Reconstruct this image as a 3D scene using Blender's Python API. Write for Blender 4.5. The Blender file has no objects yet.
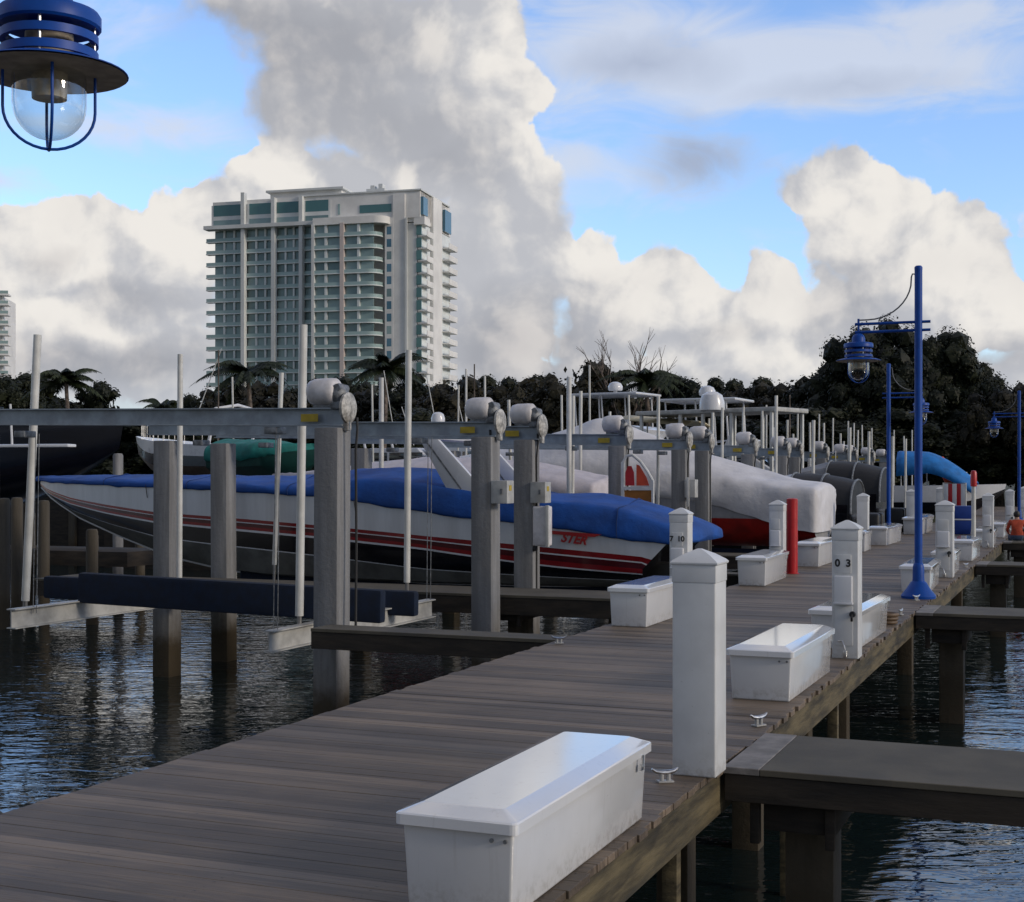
import bpy, bmesh, math, random
from mathutils import Vector, Matrix
R = math.radians
random.seed(7)
sc = bpy.context.scene
COL = sc.collection
TH = R(22.3); CT, ST = math.cos(TH), math.sin(TH)
EYE = 1.8; F = 1400.0; HY = 475.0
# world axes: +y runs along the dock, +x to its right side; the camera stands at the origin, 1.8 m above the deck
def W(X, Y):            # ground offset right/forward of the viewer -> world x, y
    return (X*CT - Y*ST, X*ST + Y*CT)

# ------------------------------------------------------------------ materials
class NT:
    def __init__(s, nt): s.nt = nt; s.L = nt.links
    def n(s, t, **k):
        nd = s.nt.nodes.new(t)
        for a, b in k.items(): setattr(nd, a, b)
        return nd
    def put(s, sock, v):
        if hasattr(v, 'is_linked') or hasattr(v, 'links'): s.L.new(v, sock)
        else: sock.default_value = v
    def m(s, op, a, b=0.0, c=0.0, clamp=False):
        nd = s.n('ShaderNodeMath', operation=op); nd.use_clamp = clamp
        s.put(nd.inputs[0], a); s.put(nd.inputs[1], b); s.put(nd.inputs[2], c)
        return nd.outputs[0]
    def v(s, op, a, b=(0,0,0)):
        nd = s.n('ShaderNodeVectorMath', operation=op)
        s.put(nd.inputs[0], a); s.put(nd.inputs[1], b)
        return nd.outputs['Value'] if op in ('LENGTH', 'DOT_PRODUCT') else nd.outputs[0]
    def mix(s, f, a, b, typ='RGBA', bl='MIX'):
        nd = s.n('ShaderNodeMix', data_type=typ, blend_type=bl) if typ == 'RGBA' else s.n('ShaderNodeMix', data_type=typ)
        i = {'RGBA': (6, 7, 2), 'FLOAT': (2, 3, 0)}[typ]
        s.put(nd.inputs[0], f)
        for k, q in ((i[0], a), (i[1], b)):
            if isinstance(q, (tuple, list)) and len(q) == 3: q = (*q, 1)
            s.put(nd.inputs[k], q)
        return nd.outputs[i[2]]
    def ss(s, x, lo, hi):
        nd = s.n('ShaderNodeMapRange', interpolation_type='SMOOTHSTEP')
        s.put(nd.inputs[0], x); s.put(nd.inputs[1], lo); s.put(nd.inputs[2], hi)
        return nd.outputs[0]
    def noise(s, vec, scale, detail=4, rough=.55, dist=0.0, dim='3D'):
        nd = s.n('ShaderNodeTexNoise', noise_dimensions=dim); s.put(nd.inputs['Vector'], vec)
        nd.inputs['Scale'].default_value = scale; nd.inputs['Detail'].default_value = detail
        nd.inputs['Roughness'].default_value = rough; nd.inputs['Distortion'].default_value = dist
        return nd.outputs['Fac']

MATS = {}
def new_mat(name):
    m = bpy.data.materials.new(name); m.use_nodes = True
    t = NT(m.node_tree); b = m.node_tree.nodes['Principled BSDF']
    MATS[name] = m
    return m, t, b
def mat(name, col, rough=.5, metal=0, var=.12, scale=3.0, bump=0.0, bscale=30, coat=0, stretch=(1,1,1), dirt=None, spec=.5):
    if name in MATS: return MATS[name]
    m, t, b = new_mat(name)
    pos = t.v('MULTIPLY', t.n('ShaderNodeNewGeometry').outputs['Position'], stretch)
    nz = t.noise(pos, scale, 5, .6)
    dk = tuple(c*(1-var*1.6) for c in col); lt = tuple(min(1, c*(1+var)) for c in col)
    c = t.mix(t.ss(nz, .3, .7), dk, lt)
    if dirt:
        d = t.noise(pos, scale*.37, 6, .65)
        c = t.mix(t.m('MULTIPLY', t.ss(d, .5, .72), dirt[3]), c, dirt[:3])
    if name in ('white_fibreglass', 'white_post', 'white_gelcoat_lid'):
        pz = t.n('ShaderNodeSeparateXYZ'); t.put(pz.inputs[0], t.n('ShaderNodeNewGeometry').outputs['Position'])
        sn = t.noise(pos, 16, 5, .7); streak = t.noise(t.v('MULTIPLY', pos, (26, 26, 1.6)), 1.0, 4, .6)
        c = t.mix(t.m('MULTIPLY', t.m('MULTIPLY', t.ss(pz.outputs[2], .17, .0), t.ss(sn, .42, .66)), .40), c, (.22, .19, .15))
        c = t.mix(t.m('MULTIPLY', t.ss(streak, .58, .76), .18), c, (.34, .32, .28))
        c = t.mix(t.m('MULTIPLY', t.ss(t.noise(pos, 60, 3, .6), .70, .76), .5), c, (.25, .24, .22))
    t.put(b.inputs['Base Color'], c)
    t.put(b.inputs['Roughness'], t.m('ADD', rough-.06, t.m('MULTIPLY', nz, .12)))
    b.inputs['Metallic'].default_value = metal; b.inputs['Coat Weight'].default_value = coat
    b.inputs['Coat Roughness'].default_value = .08
    b.inputs['Specular IOR Level'].default_value = spec
    if bump:
        bp = t.n('ShaderNodeBump'); bp.inputs['Strength'].default_value = 1; bp.inputs['Distance'].default_value = bump
        t.put(bp.inputs['Height'], t.noise(pos, bscale, 5, .6)); t.put(b.inputs['Normal'], bp.outputs[0])
    return m

def plank_mat(name, pitch, dark, light, axis=1, grain=(2.5, 40, 40)):
    m, t, b = new_mat(name)
    pos = t.n('ShaderNodeNewGeometry').outputs['Position']
    sp = t.n('ShaderNodeSeparateXYZ'); t.put(sp.inputs[0], pos)
    idx = t.m('FLOOR', t.m('DIVIDE', sp.outputs[axis], pitch))
    wn = t.n('ShaderNodeTexWhiteNoise', noise_dimensions='1D'); t.put(wn.inputs['W'], idx)
    g = t.v('MULTIPLY', pos, grain)
    off = t.n('ShaderNodeCombineXYZ'); t.put(off.inputs[0], t.m('MULTIPLY', wn.outputs[0], 37.0))
    g = t.v('ADD', g, off.outputs[0])
    gr = t.noise(g, 1.0, 6, .65, .6)
    blot = t.noise(pos, .9, 4, .6)
    f = t.m('ADD', t.m('MULTIPLY', wn.outputs[0], .34), t.m('ADD', t.m('MULTIPLY', gr, .75), t.m('MULTIPLY', blot, .55)))
    c = t.mix(t.ss(f, .55, 1.2), dark, light)
    # green-brown mould stains
    c = t.mix(t.m('MULTIPLY', t.ss(t.noise(pos, .45, 5, .6), .5, .7), .35), c, (dark[0]*.95, dark[1]*1.0, dark[2]*.8))
    t.put(b.inputs['Base Color'], c)
    t.put(b.inputs['Roughness'], t.m('ADD', .45, t.m('MULTIPLY', gr, .3)))
    bp = t.n('ShaderNodeBump'); bp.inputs['Distance'].default_value = .003
    t.put(bp.inputs['Height'], gr); t.put(b.inputs['Normal'], bp.outputs[0])
    return m

M_DECK = plank_mat('deck_boards', .145, (.060, .043, .028), (.235, .175, .120))
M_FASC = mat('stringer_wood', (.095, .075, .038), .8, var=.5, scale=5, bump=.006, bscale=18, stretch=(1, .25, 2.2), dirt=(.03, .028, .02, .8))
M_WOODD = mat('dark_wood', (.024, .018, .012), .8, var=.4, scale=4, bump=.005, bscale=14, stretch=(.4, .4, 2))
M_FTOP = mat('finger_deck', (.085, .074, .053), .8, var=.18, scale=1.6, bump=.002, bscale=60, dirt=(.05, .046, .04, .7))
M_FSTRIP = mat('threshold_strip', (.2, .185, .17), .8, var=.2, scale=6, bump=.002, bscale=60)
def pile_mat(name, base, rough=.85):
    m, t, b = new_mat(name)
    pos = t.n('ShaderNodeNewGeometry').outputs['Position']
    sp = t.n('ShaderNodeSeparateXYZ'); t.put(sp.inputs[0], pos)
    st = t.noise(t.v('MULTIPLY', pos, (6, 6, .5)), 1.0, 6, .65)
    gr = t.noise(pos, 14, 5, .7)
    c = t.mix(t.ss(st, .35, .7), tuple(c*.62 for c in base), base)
    c = t.mix(t.m('MULTIPLY', t.ss(gr, .45, .8), .4), c, tuple(x*.6 for x in base))
    # waterline growth
    lvl = t.m('ADD', sp.outputs[2], t.m('MULTIPLY', t.noise(pos, 5, 4), .35))
    c = t.mix(t.ss(lvl, -.55, -.86), c, (.016, .014, .009))
    c = t.mix(t.m('MULTIPLY', t.ss(lvl, -.15, -.8), .55), c, (.07, .05, .025))
    t.put(b.inputs['Base Color'], c); b.inputs['Roughness'].default_value = rough
    bp = t.n('ShaderNodeBump'); bp.inputs['Distance'].default_value = .01
    t.put(bp.inputs['Height'], gr); t.put(b.inputs['Normal'], bp.outputs[0])
    return m
M_PILE = pile_mat('concrete', (.25, .25, .25))
M_WPILE = pile_mat('timber_pile', (.06, .048, .028))
M_WPILE2 = pile_mat('concrete_under', (.085, .072, .052))
M_GALV = mat('galvanised_beam', (.30, .34, .38), .5, .35, var=.15, scale=4, dirt=(.2, .2, .2, .5))
M_MOTOR = mat('motor_cover', (.60, .58, .58), .5, var=.12, scale=6, dirt=(.38, .36, .34, .5))
M_GEAR = mat('gearbox_metal', (.20, .21, .22), .55, .5, var=.3, scale=14)
M_GEARL = mat('gear_guard', (.42, .41, .38), .6, .1, var=.35, scale=14, dirt=(.12, .1, .08, .8))
M_BLACK = mat('black_plastic', (.012, .012, .013), .5, var=.2)
M_RUBBER = mat('cable', (.02, .02, .02), .6)
M_YEL = mat('yellow_sticker', (.42, .30, .02), .55, var=.1, scale=10)
M_PVC = mat('pvc_pole', (.58, .58, .55), .4, var=.1, scale=3, dirt=(.42, .42, .38, .5))
M_PVCB = mat('pipe', (.2, .2, .2), .5, .6)
M_NAVY = mat('bunk_carpet', (.003, .010, .028), .95, var=.2, scale=8, bump=.004, bscale=120)
M_BOX = mat('white_fibreglass', (.62, .625, .63), .13, var=.03, scale=2, coat=.5, dirt=(.5, .49, .46, .25))
M_BOXL = mat('white_gelcoat_lid', (.72, .73, .74), .10, var=.02, scale=2, coat=1.0)
M_POST = mat('white_post', (.60, .61, .61), .4, var=.04, scale=4, dirt=(.42, .41, .38, .45))
M_POSTB = mat('post_panel', (.66, .67, .69), .3, var=.03)
M_CHROME = mat('steel', (.55, .55, .55), .3, 1.0, var=.2, scale=20)
M_CLEAT = mat('painted_cleat', (.33, .33, .32), .4, var=.1, scale=20)
M_BLUE = mat('blue_enamel', (.002, .055, .30), .45, var=.1, scale=5, spec=.3)
M_SHADEIN = mat('shade_underside', (.34, .29, .22), .6, var=.2, scale=10)
M_WHITE = mat('gelcoat_white', (.62, .63, .65), .28, var=.05, scale=1.5, coat=.3, dirt=(.45, .45, .45, .4))
M_HULLW = mat('hull_white', (.60, .62, .64), .3, var=.07, scale=1.2, coat=.3, stretch=(3, 1, .35), dirt=(.4, .41, .42, .5))
M_HRED = mat('hull_red', (.22, .008, .012), .25, var=.1, coat=.5)
M_HRED2 = mat('hull_dark_red', (.07, .006, .01), .25, var=.1, coat=.5)
M_HBLK = mat('hull_black', (.006, .006, .009), .2, var=.1, coat=.4)
M_HBOT = mat('hull_bottom', (.11, .11, .10), .7, var=.2, scale=3)
M_HNAVY = mat('hull_navy', (.003, .004, .009), .25, var=.1, coat=.4)
M_REDB = mat('bottom_paint_red', (.33, .010, .006), .55, var=.2, scale=3)
M_TAN = mat('bottom_tan', (.16, .13, .11), .6, var=.2, scale=3)
M_BCOV = mat('blue_canvas', (.003, .065, .30), .75, var=.18, scale=1.6, bump=.03, bscale=2.3)
M_WCOV = mat('shrink_wrap', (.62, .61, .62), .55, var=.09, scale=1.2, bump=.03, bscale=2.2)
M_GREYC = mat('grey_canvas', (.30, .30, .31), .7, var=.1, bump=.02, bscale=3)
M_TEAL = mat('teal_canvas', (.008, .16, .14), .7, var=.15, bump=.02, bscale=3)
M_TEALD = mat('dark_green_hull', (.006, .05, .042), .5, var=.15)
M_SKYB = mat('bright_blue_canvas', (.01, .17, .50), .6, var=.15, bump=.02, bscale=3)
M_ORANGE = mat('orange_plastic', (.62, .07, .02), .4, var=.1)
M_REDP = mat('red_paint', (.42, .010, .014), .35, var=.1, scale=8)
M_BROWNO = mat('orange_tarp', (.30, .11, .012), .7, var=.15)
M_BEIGE = mat('beige_canvas', (.55, .48, .32), .7, var=.1)
M_BINB = mat('blue_bin', (.004, .035, .22), .45, var=.1)
M_GLASSD = mat('dark_glass', (.015, .02, .025), .08, var=.1, spec=.8)
M_BLKC = mat('black_canvas', (.006, .006, .007), .6, var=.2, bump=.02, bscale=3)
M_TRUNK = mat('bark', (.05, .04, .03), .9, var=.4, scale=8, bump=.02, bscale=10)
M_TRUNKL = mat('pale_bark', (.16, .13, .11), .9, var=.4, scale=3)
M_SKIN = mat('skin', (.35, .2, .14), .5, var=.06)
M_HAIR = mat('hair', (.012, .009, .008), .6)
M_SHIRT = mat('orange_shirt', (.42, .06, .025), .85, var=.15, scale=9)
M_JEANS = mat('jeans', (.05, .08, .14), .85, var=.15, scale=12)
M_INK = mat('black_lettering', (.012, .012, .014), .5)
M_LRED = mat('red_lettering', (.30, .01, .012), .4)
def leaf_mat(name, a, b_):
    m, t, b = new_mat(name)
    g = t.n('ShaderNodeNewGeometry'); oi = t.n('ShaderNodeObjectInfo')
    nz = t.noise(g.outputs['Position'], .45, 3)
    f = t.m('ADD', t.m('MULTIPLY', g.outputs['Random Per Island'], .5), t.m('MULTIPLY', nz, .6))
    f = t.m('ADD', f, t.m('MULTIPLY', t.m('SUBTRACT', oi.outputs['Random'], .5), .3))
    t.put(b.inputs['Base Color'], t.mix(t.ss(f, .3, .85), a, b_)); b.inputs['Roughness'].default_value = .6
    b.inputs['Specular IOR Level'].default_value = .25
    return m
M_LEAF = leaf_mat('foliage_dark', (.004, .007, .002), (.018, .022, .008))
M_LEAF2 = leaf_mat('foliage_brownish', (.008, .008, .004), (.030, .026, .012))
M_PALM = leaf_mat('palm_frond', (.010, .018, .008), (.035, .045, .018))
# glass
def glass_mat():
    m, t, b = new_mat('clear_glass')
    out = m.node_tree.nodes['Material Output']
    tr = t.n('ShaderNodeBsdfTransparent'); tr.inputs[0].default_value = (.90, .92, .90, 1)
    gl = t.n('ShaderNodeBsdfGlossy'); gl.inputs['Roughness'].default_value = .04
    lw = t.n('ShaderNodeLayerWeight'); lw.inputs[0].default_value = .28
    mx = t.n('ShaderNodeMixShader'); t.put(mx.inputs[0], t.m('MULTIPLY_ADD', lw.outputs['Facing'], .55, .05)); t.put(mx.inputs[1], tr.outputs[0]); t.put(mx.inputs[2], gl.outputs[0])
    t.put(out.inputs[0], mx.outputs[0])
    return m
M_GLASS = glass_mat()
# tower
M_TWALL = mat('tower_render', (.76, .75, .72), .8, var=.07, scale=.2)
M_TSLAB = mat('balcony_slab', (.70, .74, .73), .8, var=.06, scale=.2)
M_TFIN = mat('tower_fin', (.64, .66, .65), .8, var=.06, scale=.2)
def tglass(name, c1, c2):
    m, t, b = new_mat(name)
    pos = t.n('ShaderNodeNewGeometry').outputs['Position']; oi = t.n('ShaderNodeObjectInfo')
    nz = t.noise(pos, .35, 3)
    f = t.m('ADD', t.m('MULTIPLY', oi.outputs['Random'], .7), t.m('MULTIPLY', nz, .5))
    t.put(b.inputs['Base Color'], t.mix(t.ss(f, .2, 1.0), c1, c2))
    b.inputs['Roughness'].default_value = .12; b.inputs['Specular IOR Level'].default_value = .55
    return m
M_TGLASS = tglass('tinted_window', (.13, .20, .20), (.28, .38, .37))
M_TRAIL = tglass('railing_glass', (.27, .38, .37), (.33, .44, .43))
M_TBLUE = tglass('blue_window', (.05, .14, .20), (.09, .2, .28))
M_TGREEN = tglass('green_window', (.06, .15, .15), (.09, .20, .19))

def water_mat():
    m, t, b = new_mat('harbour_water')
    pos = t.n('ShaderNodeNewGeometry').outputs['Position']
    # rotate into wind axes and stretch the ripples across the view
    rt = t.n('ShaderNodeVectorRotate', rotation_type='Z_AXIS'); t.put(rt.inputs['Vector'], pos); rt.inputs['Angle'].default_value = -TH
    p = t.v('MULTIPLY', rt.outputs[0], (.50, 1.0, 1))
    h = t.m('ADD', t.m('MULTIPLY', t.noise(p, .9, 2, .5, .6), .50), t.m('ADD', t.m('MULTIPLY', t.noise(p, 3.0, 2, .5, 1.1), .42), t.m('MULTIPLY', t.noise(p, 9, 2, .5, .8), .13)))
    bp = t.n('ShaderNodeBump'); bp.inputs['Strength'].default_value = 1; bp.inputs['Distance'].default_value = .042
    t.put(bp.inputs['Height'], h); t.put(b.inputs['Normal'], bp.outputs[0])
    b.inputs['Base Color'].default_value = (.008, .016, .016, 1); b.inputs['Roughness'].default_value = .04
    b.inputs['IOR'].default_value = 1.8
    return m
M_WATER = water_mat()
M_GROUND = mat('shore_ground', (.06, .065, .04), .95, var=.3, scale=.15, bump=.05, bscale=2)

# ------------------------------------------------------------------ mesh builder
class MB:
    def __init__(s): s.b = bmesh.new(); s.b.faces.layers.int.verify()
    def _fin(s, faces, mi):
        for f in faces: f.material_index = mi; f.smooth = True
    def box(s, x0, x1, y0, y1, z0, z1, mi=0, bev=0, taper=0, seg=2, M=None):
        nb = bmesh.new()
        vs = []
        for z, k in ((z0, taper), (z1, 0)):
            for x, y in ((x0+k, y0+k), (x1-k, y0+k), (x1-k, y1-k), (x0+k, y1-k)): vs.append(nb.verts.new((x, y, z)))
        for q in ((3,2,1,0), (4,5,6,7), (0,1,5,4), (1,2,6,5), (2,3,7,6), (3,0,4,7)): nb.faces.new([vs[i] for i in q])
        if bev: bmesh.ops.bevel(nb, geom=nb.edges[:], offset=bev, segments=seg, profile=.6, affect='EDGES')
        s._merge(nb, mi, M); return s
    def _merge(s, nb, mi, M=None):
        mp = {}
        for v in nb.verts: mp[v] = s.b.verts.new(M @ v.co if M else v.co)
        fs = []
        for f in nb.faces:
            try: fs.append(s.b.faces.new([mp[v] for v in f.verts]))
            except ValueError: pass
        s._fin(fs, mi); nb.free()
    def bar(s, a, b, w, h, mi=0, bev=0):
        a, b = Vector(a), Vector(b); d = b-a; L = d.length
        q = d.to_track_quat('Y', 'Z').to_matrix().to_4x4()
        return s.box(-w/2, w/2, 0, L, -h/2, h/2, mi, bev, M=Matrix.Translation(a) @ q)
    def tube(s, pts, r, n=10, mi=0, caps=True):
        pts = [Vector(p) for p in pts]
        rs = r if isinstance(r, (list, tuple)) else [r]*len(pts)
        rings = []; up = None
        for i, p in enumerate(pts):
            d = (pts[min(i+1, len(pts)-1)] - pts[max(i-1, 0)]).normalized()
            if up is None: up = Vector((0,0,1)) if abs(d.z) < .9 else Vector((1,0,0))
            a = d.cross(up).normalized(); up = a.cross(d).normalized()
            rings.append([s.b.verts.new(p + (a*math.cos(t) + up*math.sin(t))*rs[i]) for t in [2*math.pi*k/n for k in range(n)]])
        fs = []
        for A, B in zip(rings, rings[1:]):
            for k in range(n): fs.append(s.b.faces.new((A[k], A[(k+1)%n], B[(k+1)%n], B[k])))
        if caps and n > 2: fs.append(s.b.faces.new(rings[0][::-1])); fs.append(s.b.faces.new(rings[-1]))
        s._fin(fs, mi); return s
    def lathe(s, prof, c=(0,0,0), n=24, mi=0, axis='Z', sx=1, sy=1):
        rings = []
        for r, z in prof:
            if r < 1e-5: rings.append([s.b.verts.new(s._ax((0,0,z), c, axis))])
            else: rings.append([s.b.verts.new(s._ax((r*math.cos(2*math.pi*k/n)*sx, r*math.sin(2*math.pi*k/n)*sy, z), c, axis)) for k in range(n)])
        fs = []
        for A, B in zip(rings, rings[1:]):
            for k in range(n):
                k2 = (k+1) % n
                if len(A) == 1 and len(B) == 1: continue
                if len(A) == 1: fs.append(s.b.faces.new((A[0], B[k2], B[k])))
                elif len(B) == 1: fs.append(s.b.faces.new((A[k], A[k2], B[0])))
                else: fs.append(s.b.faces.new((A[k], A[k2], B[k2], B[k])))
        if len(rings[0]) > 1 and prof[0] != prof[-1]: fs.append(s.b.faces.new(rings[0][::-1]))
        if len(rings[-1]) > 1 and prof[0] != prof[-1]: fs.append(s.b.faces.new(rings[-1]))
        s._fin(fs, mi); return s
    def _ax(s, p, c, axis):
        x, y, z = p
        if axis == 'X': x, y, z = z, x, y
        if axis == 'Y': x, y, z = x, z, y
        return (x+c[0], y+c[1], z+c[2])
    def loft(s, secs, mats=None, mi=0, closed=False, caps=True):
        rings = [[s.b.verts.new(p) for p in sec] for sec in secs]
        n = len(rings[0]); m = n if closed else n-1; fs = []
        for A, B in zip(rings, rings[1:]):
            for k in range(m):
                q = [A[k], A[(k+1)%n], B[(k+1)%n], B[k]]
                try: f = s.b.faces.new(q)
                except ValueError: continue
                f.material_index = mats[k] if mats else mi; f.smooth = True
        if caps:
            for rg in (rings[0][::-1], rings[-1]):
                try: f = s.b.faces.new(rg); f.material_index = mi if not mats else mats[0]; f.smooth = True
                except ValueError: pass
        return s
    def poly(s, pts, mi=0):
        f = s.b.faces.new([s.b.verts.new(p) for p in pts]); f.material_index = mi; return s
    def prism(s, outline, y0, y1, mi=0, M=None, bev=0):   # outline in (x,z), extruded along y
        nb = bmesh.new()
        a = [nb.verts.new((x, y0, z)) for x, z in outline]; b = [nb.verts.new((x, y1, z)) for x, z in outline]
        nb.faces.new(a); nb.faces.new(b[::-1]); n = len(a)
        for k in range(n): nb.faces.new((a[k], b[k], b[(k+1)%n], a[(k+1)%n]))
        if bev: bmesh.ops.bevel(nb, geom=nb.edges[:], offset=bev, segments=2, profile=.6, affect='EDGES')
        s._merge(nb, mi, M); return s
    def build(s, name, mats, parent=None, loc=None, ang=35, label=None, weld=True):
        me = bpy.data.meshes.new(name)
        if weld: bmesh.ops.remove_doubles(s.b, verts=s.b.verts[:], dist=1e-5)
        bmesh.ops.recalc_face_normals(s.b, faces=s.b.faces[:])
        s.b.to_mesh(me); s.b.free()
        for m in (mats if isinstance(mats, (list, tuple)) else [mats]): me.materials.append(m)
        me.set_sharp_from_angle(angle=R(ang))
        o = bpy.data.objects.new(name, me); COL.objects.link(o)
        if parent: o.parent = parent
        if loc is not None: o.location = loc
        if label: o['label'] = label
        return o

def thing(name, label, cat, loc=(0,0,0), rz=0, group=None):
    o = bpy.data.objects.new(name, None); COL.objects.link(o); o.empty_display_size = .2
    o.location = loc; o.rotation_euler = (0, 0, rz)
    return tag(o, label, cat, group)
def tag(o, label, cat, group=None, kind=None):
    if label: o['label'] = label
    if cat: o['category'] = cat
    if group: o['group'] = group
    if kind: o['kind'] = kind
    return o
def struct(o): o['kind'] = 'structure'; return o
def copy_tree(o, parent=None):
    c = o.copy(); COL.objects.link(c); c.parent = parent
    for ch in list(o.children): copy_tree(ch, c)
    return c
def put(o, loc, rz=0, label=None, group=None, scale=None):
    o.location = loc; o.rotation_euler = (0, 0, rz)
    if label: o['label'] = label
    if group: o['group'] = group
    if scale: o.scale = scale if isinstance(scale, tuple) else (scale,)*3
    return o
def text_mesh(name, body, size, m, M, parent, ext=.002, italic=0):
    cu = bpy.data.curves.new(name, 'FONT'); cu.body = body; cu.size = size; cu.extrude = ext; cu.offset = size*.035; cu.shear = italic
    cu.align_x = 'CENTER'; cu.align_y = 'CENTER'
    ob = bpy.data.objects.new(name, cu); COL.objects.link(ob)
    bpy.context.view_layer.update()
    me = bpy.data.meshes.new_from_object(ob.evaluated_get(bpy.context.evaluated_depsgraph_get()))
    bpy.data.objects.remove(ob); bpy.data.curves.remove(cu)
    me.materials.clear(); me.materials.append(m); me.transform(M); me.name = name
    o = bpy.data.objects.new(name, me); COL.objects.link(o); o.parent = parent
    return o
FRONT = Matrix.Rotation(R(90), 4, 'X')      # text standing up, facing -y

# ------------------------------------------------------------------ camera, sky, sun
cam = bpy.data.cameras.new('camera'); co = bpy.data.objects.new('camera', cam); COL.objects.link(co)
co.location = (0, 0, EYE); co.rotation_euler = (R(90), 0, TH)
cam.sensor_width = 36; cam.lens = F/1024*36; cam.shift_y = (HY-451)/1024; cam.clip_start = .05; cam.clip_end = 6000
sc.camera = co
sc.view_settings.view_transform = 'Standard'; sc.view_settings.look = 'None'; sc.view_settings.gamma = 1
sc.view_settings.exposure = EXPO = 0.12; sc.view_settings.use_curve_mapping = False
SUN_AZ = R(118); SUN_EL = R(20)         # to the right of and behind the view, low
sdir_w = Vector((*W(math.sin(SUN_AZ), math.cos(SUN_AZ)), 0)).normalized()*math.cos(SUN_EL); sdir_w.z = math.sin(SUN_EL)
sl = bpy.data.lights.new('sun', 'SUN'); sl.energy = 1.5; sl.angle = R(10); sl.color = (1, .88, .74)
so = bpy.data.objects.new('sun', sl); COL.objects.link(so); so.rotation_euler = sdir_w.to_track_quat('Z', 'Y').to_euler()
so.location = (0, 0, 40)
wd = bpy.data.worlds.new('World'); sc.world = wd; wd.use_nodes = True
wt = NT(wd.node_tree); bg = wd.node_tree.nodes['Background']
BGS = .1; bg.inputs['Strength'].default_value = BGS
sky = wt.n('ShaderNodeTexSky', sky_type='NISHITA'); sky.sun_disc = False
sky.sun_elevation = SUN_EL; sky.sun_rotation = math.atan2(sdir_w.x, sdir_w.y)
sky.air_density = 1.0; sky.dust_density = .6; sky.ozone_density = 1.6
gen = wt.n('ShaderNodeTexCoord').outputs['Generated']
dr = wt.v('DOT_PRODUCT', gen, (CT, ST, 0)); df = wt.v('DOT_PRODUCT', gen, (-ST, CT, 0))
dz = wt.v('DOT_PRODUCT', gen, (0, 0, 1))
az = wt.m('ARCTAN2', dr, df); el = wt.m('ARCSINE', wt.m('MINIMUM', dz, 1.0))
cb = wt.n('ShaderNodeCombineXYZ'); wt.put(cb.inputs[0], wt.m('MULTIPLY', az, 14)); wt.put(cb.inputs[1], wt.m('MULTIPLY', el, 14))
UV = cb.outputs[0]
def uv(px, py):
    dx = px-512; return (14*math.atan(dx/F), 14*math.atan((HY-py)/math.hypot(F, dx)))
# cumulus: (px, py, rx, ry, fullness)
CUM = [(345,95,115,72,1.0),(355,30,150,75,1.0),(400,95,125,65,1.0),(300,0,110,70,.9),(470,40,70,60,.95),(505,95,48,52,.95),(440,150,120,80,1.0),(505,190,72,90,1.0),
 (530,260,70,85,1.0),(480,300,120,120,1.0),(585,265,38,52,.95),(600,330,90,85,1.0),(660,300,62,58,.95),(700,330,80,60,1.0),(768,300,50,58,.95),
 (740,350,110,60,1.0),(620,390,260,50,1.0),(270,168,34,30,.85),(330,190,120,60,.9),(175,240,62,62,.95),(60,260,120,62,.95),(10,300,90,90,1.0),(130,300,140,80,1.0),
 (120,360,200,55,1.0),(100,250,120,60,1.0),(215,215,50,40,.9),(855,218,76,62,1.0),(930,250,75,60,.95),(905,300,118,86,1.0),(985,310,66,46,.95),(1040,320,60,55,.95),(900,380,220,55,1.0),(405,178,16,20,.7),(800,190,34,34,.85),(835,185,44,44,.95),
 (-90,290,130,90,1.0),(1130,300,120,90,1.0)]
BRT = [(548,110,42,70,1.0),(440,40,30,30,.7),(598,262,46,52,1.1),(640,300,46,46,1.0),(690,290,40,40,.7),(775,296,50,48,1.0),(875,205,70,60,.9),(830,200,40,40,.8),(955,255,70,55,.9),(270,166,40,34,1.2),(175,225,70,50,1.1),(60,250,90,60,1.0),(0,310,60,60,.8),(60,310,80,34,.8),(520,338,24,40,.9),(1000,300,60,40,.9),(405,178,18,24,1.0),(500,60,34,60,.6),(760,355,90,40,.5)]
GREY = [(330,60,150,90,1.0),(440,150,85,60,.7),(330,130,110,50,.5),(240,30,90,60,.9),(705,160,95,52,1.0),(560,330,120,80,.75),(620,400,300,34,.6),(480,360,110,90,.7),(140,300,70,28,.8),(50,262,40,20,.6),(110,365,220,34,1.1),(640,65,110,34,.55),(850,85,130,22,.35),
 (720,335,60,26,.6),(860,300,60,50,.55),(960,350,120,30,.6)]
WISP = [(700,70,280,58,1.0),(900,70,260,55,1.0),(620,20,240,60,.8),(160,130,230,34,.75),(0,180,60,22,.8),(90,10,160,40,.45),(705,158,100,56,.95),(560,160,70,22,.5),(960,10,150,30,.7),(470,190,200,110,.5)]
def blobs(vec, lst, typ):
    acc = None
    for px, py, rx, ry, k in lst:
        c = uv(px, py)
        d = wt.v('MULTIPLY', wt.v('SUBTRACT', vec, (c[0], c[1], 0)), (100/rx, 100/ry, 0))
        f = wt.m('MULTIPLY_ADD', wt.v('LENGTH', d), -k, k)
        if typ == 'add': f = wt.m('MAXIMUM', f, 0.0)
        acc = f if acc is None else wt.m('MAXIMUM' if typ == 'max' else 'ADD', acc, f)
    return acc
wobble = wt.n('ShaderNodeTexNoise', noise_dimensions='2D'); wt.put(wobble.inputs['Vector'], UV); wobble.inputs['Scale'].default_value = 1.3; wobble.inputs['Detail'].default_value = 5
UVw = wt.v('ADD', UV, wt.v('MULTIPLY', wt.v('SUBTRACT', wobble.outputs['Color'], (.5,.5,.5)), (.55, .45, 0)))
base = blobs(UVw, CUM, 'max')
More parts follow.
